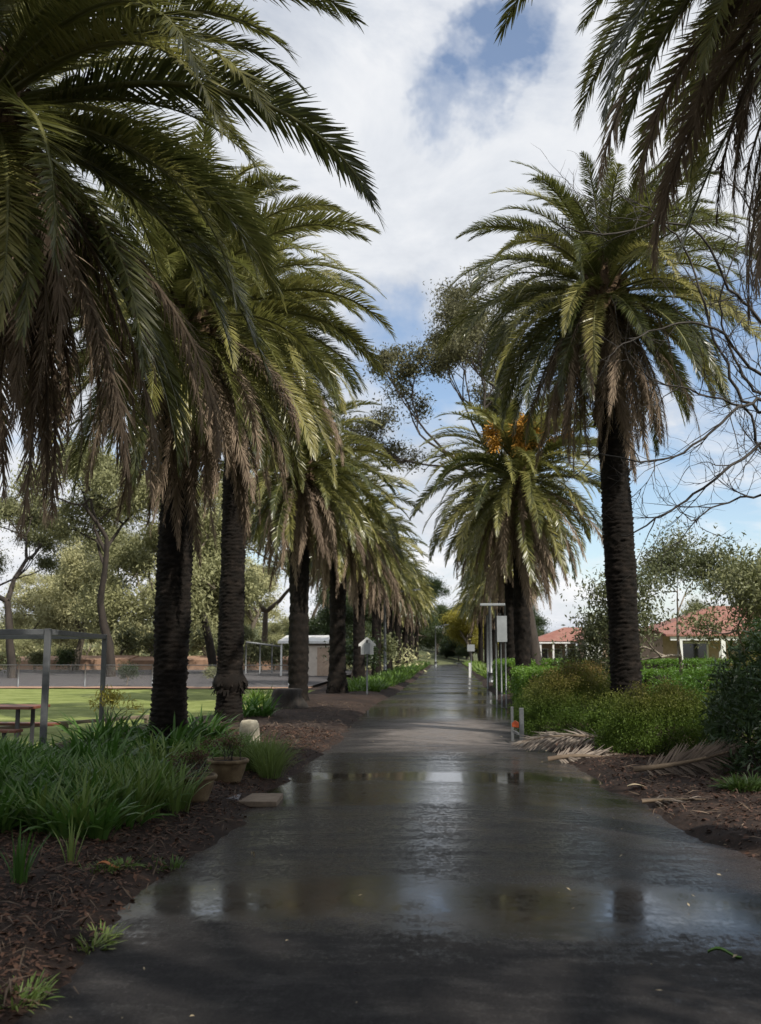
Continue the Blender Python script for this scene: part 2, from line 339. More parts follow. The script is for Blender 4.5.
    nt.links.new(bs, bp.inputs['Strength'])
    nt.links.new(mth(nt, 'ADD', agg, mth(nt, 'MULTIPLY', mott, 1.2)), bp.inputs['Height'])
    p = nd(nt, 'ShaderNodeBsdfPrincipled'); nt.links.new(base, p.inputs['Base Color']); nt.links.new(rough, p.inputs['Roughness'])
    nt.links.new(ramp(nt, wet, [(0, .14), (.35, .16), (.6, .06)]), p.inputs['Specular IOR Level'])
    nt.links.new(ramp(nt, wet, [(.30, 0), (.55, .8), (.9, 1)]), p.inputs['Coat Weight']); p.inputs['Coat IOR'].default_value = 1.35
    gr_ = noise(nt, tc, 48, 4, .7)
    crn = mth(nt, 'ADD', ramp(nt, wet, [(.35, .30), (.52, .17), (.75, .11), (.98, .04)]), mth(nt, 'MULTIPLY', mth(nt, 'MULTIPLY', mth(nt, 'SUBTRACT', gr_, .42), .9), mth(nt, 'SUBTRACT', 1.15, wet)), clamp=True)
    nt.links.new(crn, p.inputs['Coat Roughness'])
    cbp = nd(nt, 'ShaderNodeBump'); cbp.inputs['Distance'].default_value = .0007; nt.links.new(ramp(nt, wet, [(.5, .8), (.85, .25), (1, .05)]), cbp.inputs['Strength'])
    nt.links.new(noise(nt, tc, 70, 4, .6), cbp.inputs['Height']); nt.links.new(cbp.outputs[0], p.inputs['Coat Normal'])
    nt.links.new(bp.outputs[0], p.inputs['Normal']); nt.links.new(p.outputs[0], out.inputs[0]); return m
M['road'] = roadmat()

# ------------------------------------------------------------------ world, sun
SUN_EL, SUN_AZ = 43, 132       # azimuth clockwise from +Y (ahead): right, a little behind
wd = bpy.data.worlds.new('World'); scene.world = wd; wd.use_nodes = True
nt = wd.node_tree; nt.nodes.clear()
wo = nt.nodes.new('ShaderNodeOutputWorld'); bg = nt.nodes.new('ShaderNodeBackground'); bg.inputs[1].default_value = .1
sky = nt.nodes.new('ShaderNodeTexSky'); sky.sky_type = 'NISHITA'; sky.sun_disc = False
sky.sun_elevation = R(SUN_EL); sky.sun_rotation = R(SUN_AZ); sky.air_density = 1.0; sky.dust_density = .6
tc = nd(nt, 'ShaderNodeTexCoord').outputs['Generated']; sp = nd(nt, 'ShaderNodeSeparateXYZ'); nt.links.new(tc, sp.inputs[0])
zz = mth(nt, 'ADD', mth(nt, 'MAXIMUM', sp.outputs[2], 0), .22)
cb = nd(nt, 'ShaderNodeCombineXYZ')
nt.links.new(mth(nt, 'DIVIDE', sp.outputs[0], zz), cb.inputs[0]); nt.links.new(mth(nt, 'DIVIDE', sp.outputs[1], zz), cb.inputs[1])
mp = nd(nt, 'ShaderNodeMapping'); mp.inputs['Location'].default_value = (3.1, 1.7, 0); nt.links.new(cb.outputs[0], mp.inputs[0])
c1 = noise(nt, mp.outputs[0], 1.35, 9, .56, .25); c2 = noise(nt, mp.outputs[0], .9, 7, .55, .2); c3 = noise(nt, mp.outputs[0], 3.4, 8, .62, .5)
wn = nd(nt, 'ShaderNodeTexNoise'); wn.inputs['Scale'].default_value = 4.5; wn.inputs['Detail'].default_value = 6; wn.inputs['Roughness'].default_value = .6; nt.links.new(tc, wn.inputs['Vector'])
w_s = nd(nt, 'ShaderNodeVectorMath', operation='SUBTRACT'); nt.links.new(wn.outputs['Color'], w_s.inputs[0]); w_s.inputs[1].default_value = (.5, .5, .5)
w_m = nd(nt, 'ShaderNodeVectorMath', operation='SCALE'); nt.links.new(w_s.outputs[0], w_m.inputs[0]); w_m.inputs['Scale'].default_value = .36
w_a = nd(nt, 'ShaderNodeVectorMath', operation='ADD'); nt.links.new(tc, w_a.inputs[0]); nt.links.new(w_m.outputs[0], w_a.inputs[1])
w_n = nd(nt, 'ShaderNodeVectorMath', operation='NORMALIZE'); nt.links.new(w_a.outputs[0], w_n.inputs[0]); warp = w_n.outputs[0]
bias = None
def patch(px, py, deg, amt):
    global bias
    d = ray(px, py).normalized()
    n = nd(nt, 'ShaderNodeVectorMath', operation='DOT_PRODUCT'); n.inputs[1].default_value = d; nt.links.new(warp, n.inputs[0])
    mr = nd(nt, 'ShaderNodeMapRange', interpolation_type='SMOOTHSTEP'); mr.inputs[1].default_value = math.cos(R(deg)); mr.inputs[2].default_value = 1
    nt.links.new(n.outputs['Value'], mr.inputs[0])
    v = mth(nt, 'MULTIPLY', mr.outputs[0], amt)
    bias = v if bias is None else mth(nt, 'ADD', bias, v)
for a in ((470, 72, 3.4, -.12), (446, 108, 2.8, -.11), (494, 40, 2.8, -.10), (515, 14, 2.8, -.11), (700, 440, 13, -.22), (405, 365, 6, -.13), (590, 470, 6, -.13), (60, 560, 8, .1), (430, 200, 9, .12), (330, 40, 12, .12), (640, 545, 4, .16), (500, 560, 7, .12), (650, 370, 4, .12), (720, 100, 9, .12)):
    patch(*a)
cv = mth(nt, 'ADD', mth(nt, 'ADD', c1, .11), bias)
cf = ramp(nt, mth(nt, 'ADD', cv, mth(nt, 'MULTIPLY', mth(nt, 'SUBTRACT', c3, .5), .6)), [(.36, .10), (.47, .45), (.57, .85), (.66, 1)])
cl = ramp(nt, mth(nt, 'ADD', mth(nt, 'MULTIPLY', c2, .6), mth(nt, 'MULTIPLY', c3, .4)), [(.36, (5.8, 6.2, 6.9)), (.5, (7.9, 8.2, 8.7)), (.62, (10.0, 10.0, 10.1))])
skyc = mixc(nt, 1, sky.outputs[0], (1.5, 1.55, 1.6), 'MULTIPLY')
nt.links.new(mixc(nt, cf, skyc, cl), bg.inputs[0]); nt.links.new(bg.outputs[0], wo.inputs[0])
sd = bpy.data.lights.new('sun', 'SUN'); sd.energy = 5.0; sd.angle = R(.6); sd.color = (1, .94, .84)
so = bpy.data.objects.new('sun', sd); C.objects.link(so); so.location = (20, -10, 30)
sv = Vector((math.sin(R(SUN_AZ))*math.cos(R(SUN_EL)), math.cos(R(SUN_AZ))*math.cos(R(SUN_EL)), math.sin(R(SUN_EL))))
so.rotation_euler = (-sv).to_track_quat('-Z', 'Y').to_euler()

# ------------------------------------------------------------------ terrain
def grid(name, xs, ys, zf, mat, smooth=True):
    xs = np.asarray(xs, float); ys = np.asarray(ys, float)
    v = [(x, y, zf(x, y)) for y in ys for x in xs]
    nx = len(xs); q = [(j*nx+i, j*nx+i+1, (j+1)*nx+i+1, (j+1)*nx+i) for j in range(len(ys)-1) for i in range(nx-1)]
    return mesh_np(name, v, quads=q, mats=[mat], smooth=smooth)
def sm(a, b, x): t = min(1, max(0, (x-a)/(b-a))); return t*t*(3-2*t)
LE = [(-6, -2.0), (4.4, -1.86), (6.5, -2.12), (9, -2.1), (14, -2.1), (18, -2.1), (24, -2.25), (31, -2.4), (38, -2.15), (60, -1.95), (120, -1.95), (400, -1.95)]
RE = [(-6, 3.2), (4.4, 3.0), (8, 2.6), (9, 2.3), (12.3, 2.0), (18, 1.72), (28, 1.72), (50, 1.85), (120, 2.0), (400, 2.0)]
def edge(T, y): return float(np.interp(y, [a for a, b in T], [b for a, b in T]))
def groundz(x, y): return -.12
g = link('ground', mesh_np('ground', [(-1500, -300, -.12), (1500, -300, -.12), (1500, 3000, -.12), (-1500, 3000, -.12)], quads=[(0, 1, 2, 3)], mats=[M['dryground']])); tag(g, kind='structure')
ys = np.concatenate([np.arange(-6, 40, .5), np.arange(40, 120, 2), np.arange(120, 331, 10)])
v = []; q = []
for i, y in enumerate(ys):
    l, r = edge(LE, y)-.25, edge(RE, y)+.25
    for k in range(9):
        x = l+(r-l)*k/8; v.append((x, y, .02-.05*((k-4)/4)**2))
for i in range(len(ys)-1):
    for k in range(8): q.append((i*9+k, i*9+k+1, (i+1)*9+k+1, (i+1)*9+k))
tag(link('road', mesh_np('road', v, quads=q, mats=[M['road']], smooth=True)), kind='structure')
N = lambda x, y, s, o=0: mnoise.noise(Vector((x*s+o, y*s-o, o*1.3)))
def lbed(x, y):                          # left mulch bed surface
    e = edge(LE, y) + .16*N(x, y, 1.3) + .07*N(x, y, 5, 3) - (.0 if y > 16 else .05)
    t = e - x
    z = .012 + min(t, .12)*.35 + .055*sm(0, .8, t) + .05*N(x, y, .9, 2)*sm(0, 1, t) + .018*N(x, y, 6, 1)*sm(0, .4, t)
    fx = -6.3+1.2*sm(20, 27, y)
    if x < fx: z -= .2*sm(fx, fx-.7, x)
    return z if t > -.3 else -.06
def rbed(x, y):
    e = edge(RE, y) + .16*N(x, y, 1.3, 8) + .07*N(x, y, 5, 5)
    t = x - e
    z = .012 + min(t, .12)*.35 + .05*sm(0, .8, t) + .05*N(x, y, .9, 4)*sm(0, 1, t) + .018*N(x, y, 6, 7)*sm(0, .4, t)
    if t > 3: z += .0
    return z if t > -.3 else -.06
ybed = np.concatenate([np.arange(2, 20, .1), np.arange(20, 45, .3), np.arange(45, 170, 2.5)])
tag(link('garden_soil', grid('left_verge_soil', np.arange(-8, -1.2, .085), ybed, lbed, M['soil'])), kind='structure')
tag(link('garden_soil', grid('right_verge_soil', np.arange(1.2, 9, .09), ybed, rbed, M['soil'])), kind='structure')
def lawnz(x, y): return .012 + .05*N(x, y, .25) + .012*N(x, y, 2) - .05*sm(-6.6, -5.4, x)
tag(link('lawn', grid('lawn', np.linspace(-70, -4.7, 112), np.linspace(12, 43.4, 74), lawnz, M['lawn'])), kind='structure')
tag(link('lawn', grid('right_lawn', np.linspace(8.6, 60, 40), np.linspace(6, 90, 50), lambda x, y: .0+.04*N(x, y, .3), M['lawn'])), kind='structure')
tag(link('car_park', mesh_np('car_park', [(-90, 44.6, .0), (-6.4, 44.6, .0), (-6.4, 76, .25), (-90, 76, .25)], quads=[(0, 1, 2, 3)], mats=[M['carpark']])), kind='structure')
tag(link('litter_strip', grid('dry_litter_strip', np.linspace(-70, -6, 100), np.linspace(42.9, 44.9, 5), lambda x, y: .05+.03*N(x, y, 1.5), M['redsand'])), kind='structure')
# low hill with dry scrub behind the car park
def hillz(x, y):
    return -1.5 + 11*sm(76, 200, y)*sm(20, -30, x)*(.8+.3*N(x, y, .012)) + 5*sm(220, 420, y) + 1.2*N(x, y, .03)*sm(76, 140, y)
tag(link('hills', grid('hills', np.linspace(-420, 420, 90), np.linspace(78, 620, 60), hillz, M['farhill'])), kind='structure')
# red clay bank behind the car park
bk = MB(); 
for i in range(24):
    x0 = -74+i*2.6
    bk.prism([(x0, 76.5, .1), (x0, 76.5, 1.0+.25*N(x0, 0, .3)), (x0, 79, 1.3+.25*N(x0, 0, .3)), (x0, 79, .1)], (2.58, 0, 0))
tag(bk.build('earth_bank', M['redsand']), kind='structure')

# ------------------------------------------------------------------ palms
def frond_mesh(name, th0, L=3.5, n=92, style='green', seed=0, segs=2, wid=.034, ll=.40):
    r = np.random.default_rng(seed)
    K = 60; t = np.linspace(0, 1, K)
    if style == 'green':
        k = np.interp(th0, [-60, 0, 40, 85], [.92, .82, .66, .46]); D = k*(th0+89)
    elif style == 'fallen': D = 14; style = 'dead'
    else: D = .92*(th0+90)
    th = np.radians(th0 - D*(t**(1.45 if style == 'green' else 1.1)))
    ds = L/(K-1)
    x = np.concatenate([[0], np.cumsum(np.cos(th[:-1])*ds)]); z = np.concatenate([[0], np.cumsum(np.sin(th[:-1])*ds)])
    bend = r.uniform(-.35, .35); y = bend*t**2
    P = np.stack([x, y, z], 1); T = np.gradient(P, axis=0); T /= np.linalg.norm(T, axis=1)[:, None]
    roll = r.uniform(-1.0, 1.0) * t * (1.0 if style == 'green' else 1.6) + r.uniform(-.25, .25)
    S0 = np.tile([0, 1., 0], (K, 1)); S0 -= T*(S0*T).sum(1)[:, None]; S0 /= np.linalg.norm(S0, axis=1)[:, None]
    U0 = np.cross(T, S0)
    S = S0*np.cos(roll)[:, None] + U0*np.sin(roll)[:, None]; U = np.cross(T, S)
    A = Acc()
    # rachis
    kk = np.arange(0, K, 4 if segs > 1 else 8); rr = (.032*(1-t[kk])**.8+.004)*(1 if segs > 1 else 1.3)
    ring = []
    for j in range(4):
        a = math.pi/4+j*math.pi/2
        ring.append(P[kk]+(S[kk]*math.cos(a)*1.3+U[kk]*math.sin(a)*.6)*rr[:, None])
    V = np.stack(ring, 1).reshape(-1, 3); Q = []
    for i in range(len(kk)-1):
        for j in range(4): Q.append((i*4+j, i*4+(j+1) % 4, (i+1)*4+(j+1) % 4, (i+1)*4+j))
    A.add(V, Q, 1)
    for side in (-1, 1):
        tt = np.linspace(.10, .995, n) + r.uniform(-.003, .003, n)
        tt = np.clip(tt, .05, 1)
        if style == 'dead':
            keep = r.random(n) > .12; tt = tt[keep]
        m = len(tt)
        ip = lambda Arr: np.stack([np.interp(tt, t, Arr[:, c]) for c in range(3)], 1)
        p, Tt, Ss, Uu = ip(P), ip(T), ip(S), ip(U)
        length = ll*np.interp(tt, [.05, .14, .3, .6, .85, 1], [.25, .55, .95, 1.0, .72, .35])*r.uniform(.9, 1.08, m)
        if style == 'green':
            a = np.radians(np.interp(tt, [0, .3, .8, 1], [70, 54, 38, 14]) + r.normal(0, 4.5, m)); vv = np.radians(22 + r.normal(0, 9, m) + 3*np.sin(tt*r.uniform(30, 60)+r.uniform(0, 6))); gr = .20
            a = a + np.radians(3*np.sin(tt*r.uniform(18, 40)+r.uniform(0, 6)))*np.interp(tt, [0, .8, 1], [1, 1, 0])
            length = length*np.where(r.random(m) < .05, r.uniform(.3, .8, m), 1)
        else:
            a = np.radians(np.interp(tt, [0, .3, .8, 1], [52, 38, 26, 12]) + r.normal(0, 8, m)); vv = np.radians(-14 + r.normal(0, 22, m)); gr = .40
        d = Tt*np.cos(a)[:, None] + (Ss*side*np.cos(vv)[:, None] + Uu*np.sin(vv)[:, None])*np.sin(a)[:, None]
        d2 = d.copy(); d2[:, 2] -= gr*r.uniform(.5, 1.5, m); d2 /= np.linalg.norm(d2, axis=1)[:, None]
        d1 = d.copy(); d1[:, 2] -= gr*.35; d1 /= np.linalg.norm(d1, axis=1)[:, None]
        wv = np.cross(d, Uu); wv /= np.linalg.norm(wv, axis=1)[:, None]
        wv = wv*.85 + Uu*r.normal(.15, .25, m)[:, None]
        w = wid*r.uniform(.8, 1.15, m)*np.interp(tt, [0, .2, .8, 1], [.5, 1, .9, .5])
        if style == 'dead': w *= .8
        a0 = p; a1 = p + d1*(length*.5)[:, None]; a2 = a1 + d2*(length*.5)[:, None]
        if segs > 1:
            V = np.stack([a0-wv*(w*.3)[:, None], a0+wv*(w*.3)[:, None], a1+wv*(w*.5)[:, None], a1-wv*(w*.5)[:, None], a2+wv*(w*.06)[:, None], a2-wv*(w*.06)[:, None]], 1).reshape(-1, 3)
            b = np.arange(m)[:, None]*6
            Q = np.concatenate([b+[0, 1, 2, 3], b+[3, 2, 4, 5]])
        else:
            V = np.stack([a0-wv*(w*.35)[:, None], a0+wv*(w*.35)[:, None], a2+wv*(w*.2)[:, None], a2-wv*(w*.2)[:, None]], 1).reshape(-1, 3)
            b = np.arange(m)[:, None]*4; Q = b+[0, 1, 2, 3]
        A.add(V, Q, 0)
    mats = [M['frond'], M['rachis']] if style == 'green' else [M['dead'], M['drachis']]
    return A.mesh(name, mats)
NC = 11; THS = np.linspace(84, -40, NC)
LIB = {}
for det, n, segs, wid, nv in (('hi', 155, 2, .027, 3), ('mid', 95, 2, .043, 2), ('lo', 44, 1, .090, 1)):
    LIB[det] = {'g': [[frond_mesh('frond', th + random.uniform(-4, 4), n=n, seed=i*10+vv, segs=segs, wid=wid) for vv in range(nv)] for i, th in enumerate(THS)],
                'd': [frond_mesh('dead_frond', th, L=3.5, n=int(n*.9), style='dead', seed=500+i, segs=segs, wid=wid, ll=.38) for i, th in enumerate((-20, -38, -52, -62, -70, -78))]}

def bake(det, n, seed):
    rr = random.Random(seed); V = []; Q = []; MI = []; nv = 0
    for i in range(n):
        u = rr.random(); ci = min(NC-1, int(u*NC)); me = rr.choice(LIB[det]['g'][ci]); az = i*2.39996+rr.uniform(-.4, .4)
        v = np.empty(len(me.vertices)*3, dtype=np.float32); me.vertices.foreach_get('co', v); v = v.reshape(-1, 3).astype(float)
        q = np.empty(len(me.loops), dtype=np.int32); me.loops.foreach_get('vertex_index', q); q = q.reshape(-1, 4)
        mi = np.empty(len(me.polygons), dtype=np.int32); me.polygons.foreach_get('material_index', mi)
        sc = rr.uniform(.78, 1.0); v *= sc; tl = rr.gauss(0, .1)
        c, s_ = math.cos(tl), math.sin(tl); v = np.stack([v[:, 0], v[:, 1]*c-v[:, 2]*s_, v[:, 1]*s_+v[:, 2]*c], 1)
        c, s_ = math.cos(az), math.sin(az); v = np.stack([v[:, 0]*c-v[:, 1]*s_, v[:, 0]*s_+v[:, 1]*c, v[:, 2]], 1)
        v += [math.cos(az)*.25, math.sin(az)*.25, .2-.9*u]
        V.append(v); Q.append(q+nv); MI.append(mi); nv += len(v)
    return mesh_np('inner_fronds', np.concatenate(V), quads=np.concatenate(Q), mats=[M['frond'], M['rachis']], mi=np.concatenate(MI))
BAKED = {d: [bake(d, 46, 1), bake(d, 46, 2)] for d in ('hi', 'mid', 'lo')}
def trunk_mesh(h, r0, seed, bulges=(), lean=(0, 0), dz=.032, seg=36):
    n = int(h/dz); th = np.linspace(0, 2*np.pi, seg, endpoint=False); V = []
    for i in range(n+1):
        z = i*h/n
        r = r0*(1 + .28*math.exp(-z/.28) + .03*math.sin(z*2.3+seed) + .02*math.sin(z*5.1+seed*2))
        for (bz, bw, ba) in bulges: r *= 1 + ba*math.exp(-((z-bz)/bw)**2)
        tri = np.abs(((th/(2*np.pi)*9 + .0) % 1)*2-1)
        wz = np.array([.035*mnoise.noise(Vector((math.cos(a)*1.5, math.sin(a)*1.5+seed, z*1.3))) for a in th])
        ph = ((z+wz*.45)/.075 + tri*.4) % 1
        rr = r*(1 + .13*(ph**1.8-.4)) + np.array([.034*mnoise.noise(Vector((math.cos(a)*6, math.sin(a)*6, z*16+seed))) for a in th])
        for (bz, bw, ba) in bulges:
            g = math.exp(-((z-bz)/bw)**2); rr = rr + g*ba*.25*r*np.array([mnoise.noise(Vector((a*5, seed, z*20))) for a in th])
        tx = lean[0]*(z/h)**1.5; ty = lean[1]*(z/h)**1.5
        V.append(np.stack([tx+rr*np.cos(th), ty+rr*np.sin(th), np.full(seg, z-.15 if i == 0 else z)], 1))
    V = np.concatenate(V); i = np.arange(n)[:, None]*seg; j = np.arange(seg)[None, :]; j2 = (j+1) % seg
    Q = np.stack([i+j, i+j2, i+seg+j2, i+seg+j], -1).reshape(-1, 4)
    return mesh_np('trunk', V, quads=Q, mats=[M['ptrunk']])
def stubs_mesh(seed, r0):
    rr = random.Random(seed); mb = MB()
    mb.lathe([(r0*.9, -1.6), (r0*1.15, -1.1), (r0*1.5, -.6), (r0*1.45, -.15), (r0*.9, .25), (.05, .5)], n=20, jit=.15)
    for k in range(110):
        z = -1.5+1.7*(k/110); a = k*2.39996; rad = r0*np.interp(z, [-1.5, -.6, .2], [.95, 1.4, 1.0])
        p = Vector((math.cos(a)*rad, math.sin(a)*rad, z)); o = Vector((math.cos(a), math.sin(a), 1.5)).normalized()
        l = rr.uniform(.12, .34)
        mb.tube([p-o*.1, p+o*l*.5, p+o*l], [.055, .04, .028], n=4)
    return mb
def fruit_mesh(seed):
    rr = random.Random(seed); mb = MB(); A = Acc()
    V = []; Q = []
    for k in range(15):
        a = rr.uniform(0, 6.28) if k % 3 == 0 else rr.uniform(-2.6, -.5); out = Vector((math.cos(a), math.sin(a), 0)); p0 = out*.25
        tip = p0+out*rr.uniform(.8, 1.5)+Vector((0, 0, rr.uniform(.3, 1.1)))
        mb.tube([p0, (p0+tip)/2+Vector((0, 0, .2)), tip], [.03, .02, .014], n=5)
        for s in range(80):
            d = (out*rr.uniform(.1, 1)+Vector((rr.gauss(0, .5), rr.gauss(0, .5), rr.uniform(-.5, .6)))).normalized()
            st = tip+Vector((rr.gauss(0, .04), rr.gauss(0, .04), rr.gauss(0, .1)))
            e = st+d*rr.uniform(.2, .42); e.z -= .08
            mb.tube([st, e], [.022, .018], n=3, caps=False)
    return mb
def palm(x, y, h, label, seed, det='hi', size=1.0, r0=.27, n=98, dead=38, lean=(0, 0), bulges=(), fruit=False, group='date palms lining the driveway', deadaz=None):
    rr = random.Random(seed)
    root = empty('date_palm', (x, y, 0), label, 'palm tree', group)
    link('trunk', trunk_mesh(h-.35, r0, seed, bulges, lean, dz=.024 if det == 'hi' else .06 if det == 'mid' else .12, seg=36 if det != 'lo' else 18), root)
    c = Vector((lean[0], lean[1], h))
    for (bz, bw, ba) in bulges:
        if ba > .15:
            fl = MB(); ex = lean[0]*(bz/h)**1.5
            fl.lathe([(r0*.98, bz-bw*1.4), (r0*(1+ba)*1.0, bz-bw*.5), (r0*(1+ba)*1.03, bz), (r0*(1+ba)*.95, bz+bw*.6), (r0*.98, bz+bw*1.4)], c=(ex, 0, 0), n=26, jit=.14)
            for i in range(46):
                a = rr.uniform(0, 6.28); z = bz+rr.uniform(-bw, bw*.6); q = Vector((math.cos(a), math.sin(a), 0)); q2 = Vector((-q.y, q.x, 0)); rd = r0*(1+ba*.75)
                t = q*(rd+rr.uniform(.03, .09)); t.z = z-rr.uniform(.05, .16); b0 = q*rd*.96; b0.z = z; w = rr.uniform(.02, .05)
                t.x += lean[0]*(bz/h)**1.5; b0.x += lean[0]*(bz/h)**1.5
                fl.prism([b0-q2*w, b0+q2*w, t+q2*w*.4, t-q2*w*.4], q*.012)
            fl.build('torn_collar', M['ptrunk'], root)
    s = stubs_mesh(seed, r0).build('frond_stubs', M['stub'], root, loc=c)
    lib = LIB[det]
    for i in range(n):
        u = (i+.5)/n
        th = 84-126*(u**.9)
        ci = min(NC-1, max(0, int(round((84-th)/124*(NC-1)))))
        old = u > .80 and rr.random() < .5
        me = rr.choice(lib['d'][:3]) if old else rr.choice(lib['g'][ci]); az = i*2.39996+rr.uniform(-.22, .22)
        o = link('dead_frond' if old else 'frond', me, root)
        rad = .10+.26*min(1, u*2); sc = size*rr.uniform(.88, 1.1)*(np.interp(u, [0, .12, .5, 1], [.72, .95, 1.05, .92]))
        o.location = c+Vector((math.cos(az)*rad, math.sin(az)*rad, .25-1.0*u))
        o.rotation_euler = (rr.gauss(0, .06), rr.gauss(0, .07), az); o.scale = (sc, sc*(1 if rr.random() < .5 else -1), sc)
    if n >= 84:
        o = link('inner_fronds', rr.choice(BAKED[det]), root, loc=c); o['kind'] = 'stuff'; o.scale = (size,)*3; o.rotation_euler = (0, 0, seed*1.7)
    for i in range(dead):
        me = rr.choice(lib['d']); az = i*2.39996*1.7+rr.uniform(-.4, .4)
        if i % 2: az = R(rr.uniform(*(deadaz or (-165, -15))))
        o = link('dead_frond', me, root); sc = size*rr.uniform(.7, 1.05)
        o.location = c+Vector((math.cos(az)*r0*1.25, math.sin(az)*r0*1.25, -.55-rr.uniform(0, .55)))
        o.rotation_euler = (rr.gauss(0, .05), rr.gauss(0, .05), az); o.scale = (sc, sc, sc)
    if fruit:
        fruit_mesh(seed).build('fruit_stalks', M['fruit'], root, loc=c+Vector((0, 0, .25)))
    return root
palm(-4.6, 9.0, 7.3, 'nearest palm on the left, its crown filling the top left corner over the picnic table', 1, size=1.06, deadaz=(-70, 40))
palm(-4.36, 15.6, 7.35, 'left palm with a thick dark ringed trunk rising behind the agapanthus and terracotta pots', 2, size=.93, lean=(.1, 0), deadaz=(-130, -20))
palm(-4.72, 21.6, 9.0, 'left palm with a ragged collar low on its trunk, just behind the sandstone block', 3, size=.9, lean=(.1, 0), bulges=((.95, .16, .32),))
palm(-4.62, 31.0, 7.6, 'left palm standing beside the black charred stump', 4, det='mid', size=.88, r0=.30)
palm(-4.0, 36.4, 7.1, 'left palm with a flared trunk foot just left of the arrow sign', 5, det='mid', size=.84, r0=.29, bulges=((.3, .35, .25),))
palm(3.24, 18.6, 8.75, 'tall right palm with a knobbly ring high on its trunk, rising from mounded shrubs', 6, size=.84, r0=.27, lean=(-.2, 0), bulges=((6.05, .16, .2), (5.75, .1, -.12)))
palm(3.95, 7.6, 8.55, 'palm overhead at the top right corner, only its hanging fronds in view', 7, size=1.0, deadaz=(120, 260))
palm(2.55, 34.5, 7.9, 'right palm with orange fruit stalks in its crown beside the tall sign boards', 8, det='mid', size=1.1, fruit=True)
LN = ['fifth', 'sixth', 'seventh', 'eighth', 'ninth', 'tenth', 'eleventh', 'twelfth', 'thirteenth']
for i, (x, y, h) in enumerate(((-4.15, 47, 6.9), (-4.1, 58, 7.3), (-4.1, 70, 6.9), (-4.1, 83, 7.5), (-4.1, 97, 7.2), (-4.1, 112, 7.8), (-4.0, 130, 7.5))):
    palm(x, y, h, f'{LN[i+1]} palm from the camera in the left row' if i < 3 else 'one of the small distant palms where the left row runs together', 20+i, det='mid' if i < 1 else 'lo', size=.84, n=98 if i < 3 else 84, dead=20)
for i, (x, y, h) in enumerate(((2.85, 45, 7.2), (3.6, 56, 7.4), (3.7, 68, 7.7), (3.8, 82, 7.4), (3.8, 98, 7.8), (3.8, 116, 7.6))):
    palm(x, y, h, ('palm directly behind the orange fruited palm, its pale brown trunk beside it', 'right palm behind the thin white pole past the sign boards')[i] if i < 2 else 'one of the small distant palms where the right row runs together', 40+i, det='mid' if i < 1 else 'lo', size=.86, n=98 if i < 3 else 84, dead=20)

# ------------------------------------------------------------------ broadleaf trees and shrubs
def leaves(n, cen, rad, size, r, droop=.3, aspect=.35, flat=(1, 1, .8)):
    """n diamond leaves around each centre in cen"""
    cen = np.asarray(cen); k = len(cen)
    p = np.repeat(cen, n, 0) + r.normal(0, 1, (k*n, 3))*np.repeat(np.broadcast_to(rad, (k,)), n)[:, None]*np.array(flat)*.55
    d = r.normal(0, 1, (k*n, 3)); d[:, 2] -= droop*2; d /= np.linalg.norm(d, axis=1)[:, None]
    s = np.cross(d, r.normal(0, 1, (k*n, 3))); s /= np.linalg.norm(s, axis=1)[:, None]
    l = size*r.uniform(.6, 1.25, k*n)[:, None]
    V = np.stack([p-d*l*.5, p+s*l*aspect*.5, p+d*l*.5, p-s*l*aspect*.5], 1).reshape(-1, 3)
    Q = np.arange(k*n)[:, None]*4+[0, 1, 2, 3]
    return V, Q
def grow(mb, p, d, l, r, depth, rr, tips, spread=.6, up=.15, wob=.25, kids=(2, 3), shrink=.72, nseg=4, sides=6):
    pts = [p.copy()]; rad = [r]; q = p.copy(); dd = d.copy()
    for i in range(nseg):
        dd = (dd+Vector((rr.gauss(0, wob), rr.gauss(0, wob), rr.gauss(0, wob)+up))*.35).normalized()
        q = q+dd*l/nseg; pts.append(q.copy()); rad.append(r*(1-.38*(i+1)/nseg))
    mb.tube(pts, rad, n=sides if r > .02 else 4, caps=False)
    if depth == 0: tips.append(q.copy()); tips.append((pts[-2]+pts[-1])/2); return
    for k in range(rr.randint(*kids)):
        nd_ = (dd+Vector((rr.gauss(0, spread), rr.gauss(0, spread), rr.gauss(0, spread)*.6))).normalized()
        grow(mb, q if k < 2 else pts[-2], nd_, l*shrink*rr.uniform(.8, 1.15), r*.6, depth-1, rr, tips, spread, up, wob, kids, shrink, nseg, sides)
def tree_proto(seed, h, depth=5, trunk=.35, lw=.2, leafn=26, leafsize=.24, crad=.75, lean=0, **k):
    rr = random.Random(seed); mb = MB(); tips = []
    d = Vector((lean, 0, 1)).normalized()
    grow(mb, Vector((0, 0, -.2)), d, h*trunk, lw, depth, rr, tips, **k)
    r = np.random.default_rng(seed); V, Q = leaves(leafn, [tuple(t) for t in tips], crad*r.uniform(.6, 1.3, len(tips)), leafsize, r)
    tm = mb.build('trunk_tmp', M['bark']); me = tm.data; bpy.data.objects.remove(tm)
    return me, (V, Q)
def put_tree(name, proto, loc, label, cat='tree', group=None, leaf=None, bark=None, s=1, rz=0, meshes={}):
    root = empty(name, loc, label, cat, group, rz); root.scale = (s, s, s)
    tm, (V, Q) = proto
    key = (id(tm), leaf)
    if key not in meshes:
        cm = mesh_np('crown', V, quads=Q, mats=[M[leaf]]); t2 = tm.copy(); t2.materials.clear(); t2.materials.append(M[bark or 'bark']); meshes[key] = (cm, t2)
    cm, t2 = meshes[key]
    link('trunk', t2, root); link('crown', cm, root); return root
G1 = tree_proto(11, 12, 5, trunk=.30, lw=.22, spread=.62, up=.25, leafn=190, crad=.58, leafsize=.155)
